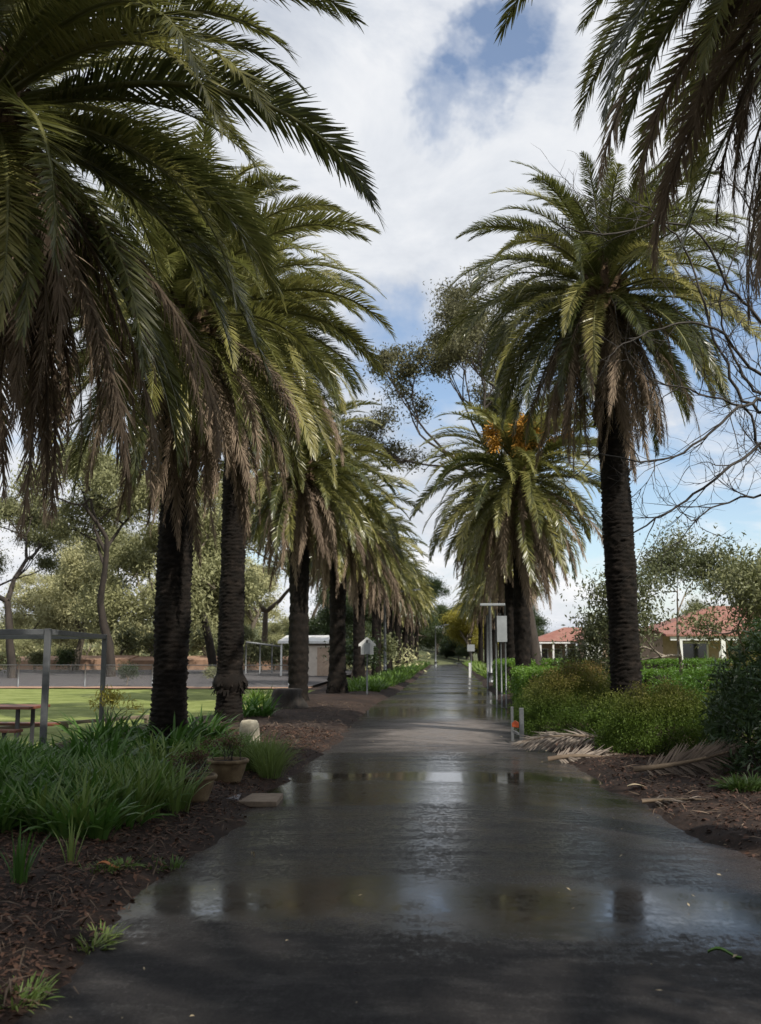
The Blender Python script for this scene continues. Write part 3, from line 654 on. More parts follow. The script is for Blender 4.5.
G2 = tree_proto(12, 11, 5, trunk=.26, lw=.2, spread=.75, up=.12, leafn=190, crad=.58, leafsize=.155)
G3 = tree_proto(13, 9, 5, trunk=.22, lw=.2, spread=.9, up=.1, leafn=200, crad=.58, leafsize=.155)
k = 0
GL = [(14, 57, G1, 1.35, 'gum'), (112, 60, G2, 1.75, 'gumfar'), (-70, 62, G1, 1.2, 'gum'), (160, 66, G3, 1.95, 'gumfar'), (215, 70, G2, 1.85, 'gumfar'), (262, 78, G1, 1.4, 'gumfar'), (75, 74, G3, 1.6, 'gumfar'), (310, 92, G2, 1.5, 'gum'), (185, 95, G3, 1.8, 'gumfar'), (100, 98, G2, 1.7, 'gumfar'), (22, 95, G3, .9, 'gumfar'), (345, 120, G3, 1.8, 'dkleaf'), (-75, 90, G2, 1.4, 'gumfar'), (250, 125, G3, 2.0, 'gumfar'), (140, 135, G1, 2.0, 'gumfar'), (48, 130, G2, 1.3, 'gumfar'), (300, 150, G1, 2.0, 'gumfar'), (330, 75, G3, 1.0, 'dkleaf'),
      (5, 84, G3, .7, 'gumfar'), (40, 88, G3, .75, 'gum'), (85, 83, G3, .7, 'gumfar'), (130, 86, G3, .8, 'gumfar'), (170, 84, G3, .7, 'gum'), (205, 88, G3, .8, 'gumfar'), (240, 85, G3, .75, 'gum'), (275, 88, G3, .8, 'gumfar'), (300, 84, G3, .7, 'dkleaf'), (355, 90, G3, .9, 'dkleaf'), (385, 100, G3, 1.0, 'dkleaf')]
specl = {0: 'slender gum tree at the left edge of the view with a bare dark trunk', 1: 'large gum tree with a dark forked trunk behind the fence left of the thick palm', 17: 'dark bushy tree just behind the white roofed shed'}
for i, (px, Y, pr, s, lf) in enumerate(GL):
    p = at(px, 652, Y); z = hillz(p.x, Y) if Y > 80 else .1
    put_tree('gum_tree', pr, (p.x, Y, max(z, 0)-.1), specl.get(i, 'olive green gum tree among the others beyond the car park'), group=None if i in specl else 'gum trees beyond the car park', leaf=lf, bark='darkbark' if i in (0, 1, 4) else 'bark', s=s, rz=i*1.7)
# low scrub on the hill, one mass
r = np.random.default_rng(5); cen = []
for i in range(900):
    y = 80+r.random()**1.6*170; x = -y*.50+r.random()*y*.47
    cen.append((x, y, max(hillz(x, y), 0)+r.uniform(.3, 1.6)))
V, Q = leaves(26, cen, r.uniform(.9, 2.0, len(cen)), .42, r)
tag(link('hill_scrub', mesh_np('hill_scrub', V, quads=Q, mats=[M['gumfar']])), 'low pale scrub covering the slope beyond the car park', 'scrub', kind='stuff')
# row of shrubs behind the bank: individual
SH1 = tree_proto(31, 2.2, 3, trunk=.25, lw=.05, spread=.9, up=.2, leafn=60, crad=.38, leafsize=.16)
for i, (px, Y, s) in enumerate(((128, 46.5, .55), (70, 70, 1.0), (215, 50, .45), (10, 60, .9), (35, 72, .9), (120, 80, 1.6), (150, 79, 1.3), (205, 79, 1.5), (262, 74, 1.4), (275, 72, 1.2), (342, 60, 1.3), (352, 56, 1.4), (372, 66, 1.6))):
    p = at(px, 652, Y); put_tree('shrub', SH1, (p.x, Y, .1 if Y < 77 else .9), 'leafy green shrub growing beyond the chain link fence', 'shrub', 'shrubs beyond the fence', leaf='dkleaf' if i in (0, 1, 10, 11) else 'gum', s=s*1.2, rz=i)
# tall gum behind the right palms, seen over the driveway
G4 = tree_proto(21, 22, 6, trunk=.34, lw=.35, spread=.48, up=.3, leafn=120, crad=.62, leafsize=.19, wob=.3)
v4 = G4[1][0].mean(0); l4 = math.hypot(v4[0], v4[1])*1.32
a4 = math.acos(max(-1, min(1, -.6/l4)))-math.atan2(v4[1], v4[0])      # turn the leaning crown toward the road
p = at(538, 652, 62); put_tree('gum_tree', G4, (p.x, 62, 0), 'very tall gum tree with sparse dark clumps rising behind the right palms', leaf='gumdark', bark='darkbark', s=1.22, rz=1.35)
# end of the drive
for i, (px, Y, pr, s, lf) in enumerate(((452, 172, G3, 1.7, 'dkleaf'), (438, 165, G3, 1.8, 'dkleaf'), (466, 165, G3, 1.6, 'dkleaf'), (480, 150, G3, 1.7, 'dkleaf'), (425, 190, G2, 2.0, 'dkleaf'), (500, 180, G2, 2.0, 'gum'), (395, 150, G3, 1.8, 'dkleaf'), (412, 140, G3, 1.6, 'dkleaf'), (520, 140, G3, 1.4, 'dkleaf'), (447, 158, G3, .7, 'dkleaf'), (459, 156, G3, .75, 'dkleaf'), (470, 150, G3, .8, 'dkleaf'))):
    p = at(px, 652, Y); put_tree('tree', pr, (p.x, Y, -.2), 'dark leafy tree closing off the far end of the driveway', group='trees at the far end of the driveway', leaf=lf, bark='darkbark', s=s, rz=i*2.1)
p = at(455, 652, 135); put_tree('tree', G3, (p.x+2.4, 135, -.2), 'yellow green leafed tree glowing at the far end of the driveway', leaf='yleaf', bark='bark', s=1.5, rz=1)
# right side: far trees behind the houses
for i, (px, Y, pr, s) in enumerate(((540, 115, G3, .55), (560, 130, G3, .7), (600, 125, G2, .55), (690, 75, G3, .9), (750, 62, G2, .9), (800, 60, G3, 1.0), (640, 110, G3, .8), (720, 100, G3, 1.0))):
    p = at(px, 652, Y); put_tree('tree', pr, (p.x, Y, 0), 'grey green tree behind the red roofed houses', group='trees behind the red roofed houses', leaf='gum', s=s, rz=i*1.3)
# airy olive shrub-tree right of the tall palm
B1 = tree_proto(41, 5.6, 5, trunk=.26, lw=.06, spread=.72, up=.18, leafn=110, crad=.42, leafsize=.10, kids=(2, 3), wob=.3)
B2 = tree_proto(42, 5.6, 5, trunk=.22, lw=.06, spread=.85, up=.12, leafn=110, crad=.42, leafsize=.10, kids=(2, 3), wob=.3)
for (px, Y, pr, s, lab) in ((676, 27, B1, 1.2, 'airy grey green small tree with pale slim stems right of the tall palm'), (745, 25, B2, 1.3, 'airy grey green small tree in front of the white veranda posts at the right edge')):
    p = at(px, 652, Y); put_tree('small_tree', pr, (p.x, Y, 0), lab, leaf='gum', bark='palebark', s=s, rz=.5)
# unseen evergreens added around the camera to keep the near drive in shade
for (x, y, s) in ((8.2, 1.0, 1.1), (11.5, 5.5, 1.1), (5.0, -6, 1.15), (-5.5, -6, 1.1), (1.0, -11, 1.2)):
    put_tree('tree', G3, (x, y, 0), 'unseen evergreen tree added to shade the near driveway', leaf='dkleaf', bark='darkbark', s=s, rz=x, group='unseen trees added to shade the near driveway')
for (x, y, s) in ((8.6, -1.8, 1.05), (4.2, -4.5, 1.0), (-4, -7, 1.0), (13, -5, 1.0)):  # tall gums added out of frame to shade the nearest left crown
    put_tree('gum_tree', G4, (x, y, 0), 'unseen tall gum tree added to shade the nearest palm', leaf='gumdark', bark='darkbark', s=s, rz=x, group='unseen tall gums added for shade')
palm(4.3, -6.5, 8.0, 'palm beside the near end of the driveway', 60, det='mid', size=1.0, n=70)
palm(-4.6, -.5, 8.0, 'palm beside the near end of the driveway', 61, det='mid', size=1.0, n=70)

# bare tree, right
def bare():
    rr = random.Random(3); mb = MB(); root = empty('bare_tree', (6.6, 14, 0), 'leafless tree whose thin dark branches reach in from the right edge', 'tree')
    o = Vector((6.6, 14, 0)); tw = MB()
    def spl(pts, r0, r1, mbx):
        P = [Vector(p)-o for p in pts]; Q = []
        for i in range(len(P)-1):
            a = P[max(i-1, 0)]; b = P[i]; c = P[i+1]; d = P[min(i+2, len(P)-1)]
            for s in range(5):
                t = s/5; Q.append(.5*((2*b)+(c-a)*t+(2*a-5*b+4*c-d)*t*t+(3*b-a-3*c+d)*t**3))
        Q.append(P[-1]); n = len(Q)
        for i in range(1, n): Q[i] = Q[i]+Vector((rr.gauss(0, .018), rr.gauss(0, .02), rr.gauss(0, .018)))
        mbx.tube(Q, [r0+(r1-r0)*i/(n-1) for i in range(n)], n=6, caps=False); return Q
    spl([(6.6, 14, -.1), (6.5, 14, 1.3), (6.55, 14.1, 2.6)], .14, .11, mb)
    A = lambda px, py, Y: at(px, py, Y)
    J = Vector((6.55, 14.1, 2.6))
    limbs = [
        [J, A(800, 430, 14), A(745, 400, 14), A(715, 340, 14), A(690, 260, 14), A(655, 215, 13.7), A(640, 205, 13.6)],
        [J, A(800, 400, 13.8), A(761, 395, 13.8), A(735, 360, 13.7), A(720, 300, 13.5), A(742, 235, 13.4)],
        [J, A(790, 420, 13.5), A(745, 405, 13.3), A(700, 440, 13.2), A(655, 462, 13.1), A(600, 455, 13)],
        [J, A(805, 440, 13.2), A(761, 445, 13), A(715, 480, 12.8), A(668, 512, 12.6), A(620, 538, 12.5)],
        [J, A(800, 400, 13.6), A(757, 372, 13.4), A(716, 330, 13.2), A(670, 325, 13), A(625, 345, 12.9)],
        [J, A(790, 380, 13.4), A(761, 320, 13.2), A(730, 290, 13), A(690, 225, 12.8), A(600, 235, 12.7), A(560, 225, 12.6)],
        [J, A(800, 480, 13.8), A(761, 450, 13.6), A(748, 410, 13.4), A(700, 395, 13.3), A(650, 380, 13.2)],
        [J, A(800, 360, 14), A(780, 290, 14), A(761, 240, 14), A(740, 190, 13.9)],
        [J, A(810, 440, 14), A(770, 490, 14), A(730, 500, 14), A(690, 520, 14)],
    ]
    def twigs(Q, l, r, depth, prob):
        n = len(Q)
        for i in range(n//4, n):
            if rr.random() < prob:
                t = (Q[min(i+1, n-1)]-Q[i-1]).normalized()
                d = (t+Vector((rr.gauss(0, .6), rr.gauss(0, .35), rr.gauss(.15, .6)))).normalized()
                p = Q[i]; pts = [p]; m = 6; ll = l*rr.uniform(.5, 1.3)
                for s in range(m):
                    d = (d+Vector((rr.gauss(0, .16), rr.gauss(0, .14), rr.gauss(.03, .16)))).normalized(); p = p+d*ll/m; pts.append(p)
                tw.tube(pts, [r*(1-.7*s/m) for s in range(m+1)], n=4, caps=False)
                if depth: twigs(pts, l*.55, r*.6, depth-1, .5)
    for L in limbs:
        Q = spl(L, .03, .009, mb); twigs(Q, .8, .0085, 2, .5)
    mb.build('trunk', M['twig'], root); tw.build('twigs', M['twig'], root)
bare()

# ------------------------------------------------------------------ strap-leaf plants and shrubs
def blades(base, n, L, w, r, spread=.12, phi=(.1, .9), bend=(.6, 1.5), K=5):
    """n arching blades per base point -> V,Q"""
    base = np.asarray(base, float).reshape(-1, 3); k = len(base); m = k*n
    p = np.repeat(base, n, 0); az = r.uniform(0, 2*np.pi, m)
    p = p + np.stack([np.cos(az), np.sin(az), np.zeros(m)], 1)*(spread*np.sqrt(r.random(m)))[:, None]
    a0 = r.uniform(*phi, m); bd = r.uniform(*bend, m); l = L*r.uniform(.55, 1.15, m); ww = w*r.uniform(.7, 1.2, m)
    dh = np.stack([np.cos(az), np.sin(az), np.zeros(m)], 1); sd_ = np.stack([-np.sin(az), np.cos(az), np.zeros(m)], 1)
    tw = r.normal(0, .35, m); sd_ = sd_*np.cos(tw)[:, None]+np.array([0, 0, 1])*np.sin(tw)[:, None]
    V = []; q = p.copy()
    for i in range(K+1):
        t = i/K; wi = ww*np.interp(t, [0, .3, .75, 1], [.65, 1, .7, .05])
        V.append(q-sd_*(wi/2)[:, None]); V.append(q+sd_*(wi/2)[:, None])
        a = a0+bd*t; q = q+(dh*np.sin(a)[:, None]+np.array([0, 0, 1])*np.cos(a)[:, None])*(l/K)[:, None]
    V = np.stack(V, 1).reshape(-1, 3); b = np.arange(m)[:, None]*(2*(K+1))
    Q = np.concatenate([b+[2*i, 2*i+1, 2*i+3, 2*i+2] for i in range(K)])
    return V, Q
r = np.random.default_rng(21)
# main bed on the left
base = []
while len(base) < 380:
    y = r.uniform(8.2, 14.6); x = r.uniform(-7.5, -2.25)
    lim = np.interp(y, [8.2, 9.2, 10.6, 12.2, 13.2, 13.5], [-2.9, -2.6, -3.1, -4.0, -4.9, -9])
    if x > lim+.1*r.normal(): continue
    if (x+4.32)**2+(y-15.6)**2 < .5: continue
    base.append((x, y, lbed(x, y)-.02))
V1, Q1 = blades(base, 26, .50, .042, r, spread=.14, phi=(.05, .8), bend=(.5, 1.6))
tag(link('strap_leaf_bed', mesh_np('strap_leaf_bed', V1, quads=Q1, mats=[M['aga']])), 'dense dark green strap leaf planting filling the near left bed', 'plants', kind='stuff')
base = [(r.uniform(-3.55, -2.42), r.uniform(8.3, 10.6)) for _ in range(30)]
base = [(x, y) for x, y in base if x < np.interp(y, [8.3, 9.4, 10.6], [-2.4, -2.5, -2.95])]
base = [(x, y, lbed(x, y)-.02) for x, y in base]
V1, Q1 = blades(base, 34, .50, .032, r, spread=.12, phi=(.0, .55), bend=(.3, 1.2))
tag(link('long_grass', mesh_np('long_grass', V1, quads=Q1, mats=[M['grassy']])), 'paler long grass growing at the roadside edge of the strap leaf bed', 'grass', kind='stuff')
def clump(name, x, y, n, L, w, label, mat='aga', spread=.2, phi=(.1, .9), bend=(.5, 1.5), seed=0, group=None, zf=lbed, multi=1, rad=0):
    rr = np.random.default_rng(seed+900)
    b = [(rad*rr.normal()*.5, rad*rr.normal()*.5, 0) for _ in range(multi)]
    V, Q = blades(b, n, L, w, rr, spread, phi, bend)
    o = link(name, mesh_np(name, V, quads=Q, mats=[M[mat]]), loc=(x, y, zf(x, y)-.02)); return tag(o, label, 'plant', group)
p = ground(125, 757); clump('agapanthus', p.x, p.y, 40, .75, .05, 'broad leafed agapanthus clump left of the thick palm trunk, in front of the lawn', seed=1, multi=9, rad=.9)
p = ground(196, 745); clump('agapanthus', p.x, p.y, 34, .62, .05, 'agapanthus clump between the two nearest left palm trunks', seed=2, multi=6, rad=.7)
p = ground(262, 722); clump('agapanthus', p.x, p.y, 34, .62, .05, 'agapanthus clump against the right side of the collared palm trunk', seed=3, multi=4, rad=.6)
p = ground(200, 765); clump('agapanthus', p.x, p.y, 30, .5, .045, 'low agapanthus clump just behind the left hand terracotta pot', seed=41, multi=6, rad=.6)
p = ground(100, 775); clump('agapanthus', p.x, p.y, 34, .6, .05, 'agapanthus clump in front of the right post of the steel frame', seed=43, multi=6, rad=.8)
p = ground(272, 704); clump('agapanthus', p.x, p.y, 30, .6, .05, 'low agapanthus clump on the lawn behind the charred stump', mat='agafar', seed=4, multi=5, rad=1.0)
p = ground(262, 778); clump('grass_tuft', p.x, p.y, 190, .55, .012, 'fine pale green grass tuft right of the terracotta pots', mat='grassy2', seed=5, multi=5, rad=.3, spread=.16, phi=(0, .6), bend=(.3, 1.3))
p = ground(150, 776); clump('agapanthus', p.x, p.y, 30, .5, .03, 'small upright leafy plant at the foot of the thick palm trunk', mat='grassy', seed=6, multi=3, rad=.3, phi=(0, .5))
p = ground(70, 878); clump('grass_tuft', p.x, p.y, 16, .32, .016, 'small upright tuft alone in the mulch in front of the strap leaf bed', mat='grassy', seed=7, spread=.04, phi=(0, .35), bend=(.1, .8))
p = ground(18, 900); clump('grass_tuft', p.x, p.y, 26, .38, .016, 'slender tuft in the mulch at the left edge of the photo', mat='aga', seed=8, spread=.06, phi=(0, .45), bend=(.1, .9))
for i, (px, py) in enumerate(((22, 996), (88, 938), (100, 880), (165, 866))):
    p = ground(px, py); clump('weed', p.x, p.y, 60, .09, .012, 'tiny ground hugging weed in the mulch at the road edge', mat='grassy', seed=10+i, spread=.1, phi=(.3, 1.4), bend=(.2, 1.0), group='tiny weeds at the left road edge', multi=3, rad=.15)
p = ground(752, 800); clump('weed', p.x, p.y, 90, .2, .02, 'bright green weed patch at the right edge beyond the fallen frond', mat='grassy', seed=31, spread=.15, phi=(.2, 1.2), zf=rbed, multi=4, rad=.3)
base = []
for i in range(420):
    y = 38+r.random()**1.3*85; x = -2.35-r.random()*1.5-(.35 if y < 45 else 0); base.append((x, y, .04))
V1, Q1 = blades(base, 20, .6, .07, r, spread=.2, phi=(.1, .9), bend=(.4, 1.4), K=3)
tag(link('roadside_planting', mesh_np('roadside_planting', V1, quads=Q1, mats=[M['agafar']])), 'sunlit bright green strap leaves along the far left road edge', 'plants', kind='stuff')
base = [(2.3+r.random()*1.0, 58+r.random()*60, .03) for i in range(160)]
V1, Q1 = blades(base, 20, .7, .08, r, spread=.25, phi=(.1, .9), bend=(.4, 1.4), K=3)
tag(link('roadside_planting', mesh_np('right_roadside_planting', V1, quads=Q1, mats=[M['agafar']])), 'green strap leaves along the far right road edge', 'plants', kind='stuff')

def mound(x, y, w, d, h, label, mat, seed, leaf=.05, n=34, cl=420, name='shrub', aspect=.4, group=None, z0=0, rough=.09):
    rr = np.random.default_rng(seed)
    root = empty(name, (x, y, 0), label, 'shrub', group); cen = []
    for i in range(cl):
        v = rr.normal(0, 1, 3); v /= np.linalg.norm(v); v[2] = abs(v[2])
        k = rr.uniform(.72, 1.0)*(1+rough*mnoise.noise(Vector((v[0]*2.3+seed, v[1]*2.3, v[2]*2.3)))*2)
        cen.append((v[0]*w/2*k, v[1]*d/2*k, .06+v[2]*h*k))
    V, Q = leaves(n, cen, .13, leaf, rr, droop=-.15, aspect=aspect)
    link('foliage', mesh_np('foliage', V, quads=Q, mats=[M[mat]]), root)
    st = MB(); r2 = random.Random(seed)
    for i in range(16):
        c = Vector(cen[r2.randrange(cl)]); st.tube([(r2.gauss(0, .08), r2.gauss(0, .08), -.05), (c.x*.35, c.y*.35, c.z*.5), c], [.014, .009, .004], n=5, caps=False)
    st.build('stems', M['darkbark'], root); return root
def atg(px, Y): p = at(px, 652, Y); return p.x, Y
x, y = atg(573, 19.4); mound(x, y, 2.1, 1.8, 1.32, 'bronze tipped feathery mound shrub by the road left of the tall palm trunk', 'mound', 1, cl=720, n=80, leaf=.036)
x, y = atg(660, 15.9); mound(x, y, 2.0, 1.6, 1.02, 'green feathery mound shrub in front of the tall palm behind the fallen fronds', 'mound', 2, cl=700, n=80, leaf=.036)
x, y = atg(612, 17.6); mound(x, y, 1.0, 1.0, .8, 'smaller feathery shrub tucked against the tall palm trunk', 'mound', 3, cl=300, n=36)
x, y = atg(545, 22.5); mound(x, y, 1.5, 1.5, .95, 'bronze feathery shrub between the sign boards and the tall palm', 'mound', 4, cl=450, n=60, leaf=.04)
x, y = atg(700, 21.5); mound(x, y, 2.4, 2.0, 1.3, 'low yellow green shrub right of the tall palm below the slim pale stems', 'hedge', 5, cl=500, n=30, leaf=.06)
x, y = atg(765, 18.5); mound(x, y, 2.2, 2.0, 1.6, 'green shrub behind the dark lance leafed shrub', 'mound', 15, cl=420, n=34)
x, y = atg(765, 13.4); mound(x, y, 1.5, 2.0, 1.95, 'tall dark shrub with lance leaves at the right edge', 'olean', 6, leaf=.15, n=16, cl=430, aspect=.2)
x, y = atg(735, 14.6); mound(x, y, .95, 1.2, 1.3, 'dark lance leafed shrub between the green mound and the right edge', 'olean', 7, leaf=.14, n=16, cl=240, aspect=.2)
# clipped hedges
def hedge(x0, x1, y0, y1, h, label, seed):
    rr = np.random.default_rng(seed); root = empty('hedge', ((x0+x1)/2, (y0+y1)/2, 0), label, 'hedge', 'clipped hedges on the right')
    w, d = x1-x0, y1-y0; n = int((w*d+2*(w+d)*h)*60); cen = []
    for i in range(n):
        f = rr.random(); u, v = rr.uniform(-.5, .5, 2)
        if f < w*d/(w*d+2*(w+d)*h): c = (u*w, v*d, h)
        elif rr.random() < w/(w+d): c = (u*w, -d/2 if rr.random() < .6 else d/2, rr.random()*h)
        else: c = (-w/2 if rr.random() < .6 else w/2, v*d, rr.random()*h)
        cen.append(c)
    V, Q = leaves(20, cen, .11, .075, rr, droop=-.1, aspect=.5)
    link('foliage', mesh_np('foliage', V, quads=Q, mats=[M['hedge']]), root)
    MB().box((0, 0, h/2-.05), (w-.1, d-.1, h-.1)).build('inner_stems', M['darkbark'], root)
hedge(2.15, 3.5, 27.5, 33, 1.05, 'clipped hedge end nearest the road below the sign boards', 1)
hedge(3.5, 9.0, 30, 31.2, 1.0, 'long clipped hedge running from the palm toward the houses', 2)
hedge(3.6, 11, 37, 38.5, 1.25, 'farther bright clipped hedge in front of the red roofed house', 3)
hedge(2.15, 3.2, 37.5, 46, 1.2, 'clipped hedge along the road beyond the orange fruited palm', 4)

# ------------------------------------------------------------------ litter
def litter(xr, yr, n, size, seed, zf, ok=lambda x, y: True, asp=(.15, .6)):
    rr = np.random.default_rng(seed); P = []
    while len(P) < n:
        y = yr[0]+(yr[1]-yr[0])*rr.random()**1.5; x = rr.uniform(*xr)
        if ok(x, y): P.append((x, y, zf(x, y)+rr.uniform(.0, .018)))
    P = np.array(P); az = rr.uniform(0, 6.28, n); ti = rr.normal(0, .28, n)
    d = np.stack([np.cos(az)*np.cos(ti), np.sin(az)*np.cos(ti), np.sin(ti)], 1); s = np.cross(d, [0, 0, 1.]); s /= np.linalg.norm(s, axis=1)[:, None]
    s[:, 2] += rr.normal(0, .3, n); l = size*rr.uniform(.4, 1.5, n)[:, None]; a = rr.uniform(*asp, n)[:, None]
    up = np.array([0, 0, 1])*l*rr.uniform(0, .18, n)[:, None]
    V = np.stack([P-d*l/2, P+s*l*a/2+up, P+d*l/2, P-s*l*a/2+up], 1).reshape(-1, 3)
    return V, np.arange(n)[:, None]*4+[0, 1, 2, 3]
Va, Qa = litter((-5, -1.7), (3.6, 20), 30000, .045, 1, lbed, lambda x, y: x < edge(LE, y)+.12*random.gauss(0, 1)-.02)
tag(link('leaf_litter', mesh_np('leaf_litter', Va, quads=Qa, mats=[M['litter']])), 'red brown bark chips and leaf litter on the left verge', 'litter', kind='stuff')
Va, Qa = litter((1.5, 6.5), (6.5, 30), 30000, .05, 2, rbed, lambda x, y: x > edge(RE, y)+.12*random.gauss(0, 1)+.02)
tag(link('leaf_litter', mesh_np('right_leaf_litter', Va, quads=Qa, mats=[M['litter']])), 'red brown bark chips and leaf litter on the right verge', 'litter', kind='stuff')
for nm, xr, yr, ff, okk, lb in (('straw_left', (-5, -1.7), (3.6, 30), lbed, lambda x, y: x < edge(LE, y)+.15*random.gauss(0, 1), 'dry straw and thin twigs strewn over the left verge'), ('straw_right', (1.5, 7), (6.5, 34), rbed, lambda x, y: x > edge(RE, y)+.15*random.gauss(0, 1), 'dry straw and thin twigs strewn over the right verge')):
    Va, Qa = litter(xr, yr, 5000, .17, 7, lambda x, y: ff(x, y)+.012, okk, asp=(.025, .07))
    tag(link('straw', mesh_np(nm, Va, quads=Qa, mats=[M['straw']])), lb, 'litter', kind='stuff')
Va, Qa = litter((-2.2, 2.6), (4, 40), 180, .028, 3, lambda x, y: .022, lambda x, y: edge(LE, y) < x < edge(RE, y) and abs(x) > random.random()*2)
tag(link('road_debris', mesh_np('road_debris', Va, quads=Qa, mats=[M['paleleaf']])), 'tiny pale leaf fragments scattered on the wet road', 'litter', kind='stuff')
def leafobj(px, py, l, w, az, mat, label, name='fallen_leaf', z=.03):
    p = ground(px, py); n = 8; V = []; Q = []
    for i in range(n+1):
        t = i/n; ww = w*math.sin(math.pi*min(.98, t*.95+.02))**.8; zc = .02*math.sin(t*5)
        V += [(l*(t-.5), -ww/2, zc+.01), (l*(t-.5), 0, zc-.002), (l*(t-.5), ww/2, zc+.012)]
    for i in range(n): Q += [(i*3, i*3+3, i*3+4, i*3+1), (i*3+1, i*3+4, i*3+5, i*3+2)]
    o = link(name, mesh_np(name, V, quads=Q, mats=[M[mat]], smooth=True), loc=(p.x, p.y, z), rz=az); tag(o, label, 'leaf')
leafobj(725, 960, .17, .035, -.15, 'greenleaf', 'fresh green leaf lying on the wet road at lower right')
leafobj(107, 879, .16, .06, .1, 'orleaf', 'bright orange dead leaf on the mulch at left', z=.09)
leafobj(253, 859, .05, .02, 1.2, 'paleleaf', 'small pale yellow leaf on the road left of centre')
leafobj(640, 792, .3, .10, .2, 'paleleaf', 'curled pale bark strip on the right verge at the road edge', name='bark_strip', z=.06)
leafobj(738, 776, .34, .16, 1.9, 'paleleaf', 'broad pale palm sheath standing by the fallen frond', name='palm_sheath', z=.14)
# fallen fronds
def fallen(px, py, az, L, label, seed, th=10, lift=.1, roll=.4):
    p = ground(px, py)
    me = frond_mesh('fallen_frond', th, L=L*1.15, n=120, style='fallen', seed=seed, wid=.030, ll=.38)
    me.materials[0] = M['deadgrey']
    o = link('fallen_frond', me, loc=(p.x, p.y, rbed(p.x, p.y)+lift)); o.rotation_euler = (roll, 0, az); tag(o, label, 'palm frond', 'dead fronds fallen on the right verge')
fallen(548, 762, .35, 1.1, 'tangled grey dead frond heaped in front of the bronze mound shrub', 3, th=22, roll=1.0)
fallen(612, 752, 2.9, 1.3, 'second dead frond heaped against the bronze mound shrub, curled end toward the road', 4, th=16, roll=-.8)
fallen(634, 784, .1, 1.15, 'grey dead frond with comb like leaflets lying in front of the green mound shrub', 5, th=12, roll=1.1)
fallen(642, 806, -.05, .9, 'brown dead frond lying lowest and nearest the road', 6, th=6, roll=.3)

# ------------------------------------------------------------------ left objects
def pot(px, py, rad, h, label, seed):
    p = ground(px, py); z = lbed(p.x, p.y)-.01
    root = empty('planter_pot', (p.x, p.y, z), label, 'plant pot', 'terracotta pots by the left verge')
    MB().lathe([(0, .0), (rad*.66, 0), (rad*.70, .03), (rad*.86, h*.5), (rad*.95, h*.80), (rad*.96, h*.83), (rad*1.06, h*.85), (rad*1.08, h*.95), (rad*1.03, h), (rad*.93, h*.99), (rad*.9, h*.86)], n=40, jit=.02).build('bowl', M['terra'], root)
    MB().lathe([(rad*.92, h*.87), (rad*.4, h*.91), (0, h*.92)], n=20, jit=.05).build('potting_soil', M['soil'], root)
    rr = random.Random(seed); r = np.random.default_rng(seed)
    mb = MB(); tips = []
    pl = empty('potted_shrub', (p.x-.02, p.y, z+h*.88), label.replace('terracotta pot', 'straggly brown shrub in the terracotta pot'), 'shrub')
    for i in range(9):
        grow(mb, Vector((rr.gauss(0, .05), rr.gauss(0, .05), 0)), Vector((rr.gauss(0, .5), rr.gauss(0, .5), 1)).normalized(), .13, .006, 2, rr, tips, spread=.5, nseg=3)
    mb.build('stems', M['twig'], pl)
    V, Q = leaves(9, [tuple(t) for t in tips], .06, .03, r, droop=0, aspect=.5)
    k = int(len(Q)*.55)
    link('dry_leaves', mesh_np('dry_leaves', V[:k*4], quads=Q[:k], mats=[M['dry']]), pl)
    link('green_leaves', mesh_np('green_leaves', V[k*4:], quads=Q[k:]-k*4, mats=[M['grassy']]), pl)
pot(227, 789, .235, .27, 'right hand terracotta pot, fully visible, beside the grass tuft', 1)
pot(193, 808, .225, .27, 'left hand terracotta pot, half hidden by long grass', 2)
p = ground(249, 752)
sb = MB(); sb.lathe([(0, -.03), (.17, -.03), (.175, .1), (.165, .3), (.16, .42), (.13, .47), (0, .485)], n=12, jit=.12)
tag(sb.build('sandstone_block', M['stone'], loc=(p.x, p.y, .03)), 'upright pale sandstone block behind the grass tuft', 'stone')
p = ground(240, 757)
tag(MB().lathe([(0, -.03), (.16, -.03), (.15, .06), (.08, .11), (0, .12)], n=10, jit=.3).build('rock', M['stone'], loc=(p.x-.06, p.y-.15, .04)), 'low flat pale rock leaning at the foot of the sandstone block', 'stone')
p = ground(150, 776)
p = ground(48, 762)
tag(MB().lathe([(0, -.05), (.2, -.04), (.19, .1), (.1, .19), (0, .2)], n=11, jit=.25).build('rock', M['stone'], loc=(p.x, p.y, .04)), 'pale rock between the steel frame post and the agapanthus', 'stone')
p = ground(213, 802)
tag(MB().box((0, 0, 0), (.42, .40, .06)).build('paving_slab', M['slab2'], loc=(p.x+.08, p.y, .035), rz=.1, bevel=.008), 'grey square paving slab in front of the terracotta pots', 'paving slab')
tag(MB().box((0, 0, 0), (.50, .62, .06)).build('paving_slab', M['slab'], loc=(p.x+.46, p.y+.1, .012), rz=.05, bevel=.008), 'tan paving slab between the grey slab and the road edge', 'paving slab')
# fallen bark around: stump
p = ground(284, 713)
st = MB(); st.lathe([(.62, -.1), (.55, .05), (.45, .2), (.41, .45), (.40, .58), (.30, .62), (.12, .55), (0, .54)], n=30, jit=.35)
stp = st.build('charred_stump', M['char'], loc=(p.x, p.y+.6, .0)); tag(stp, 'wide black charred palm stump beside the left palm', 'stump')
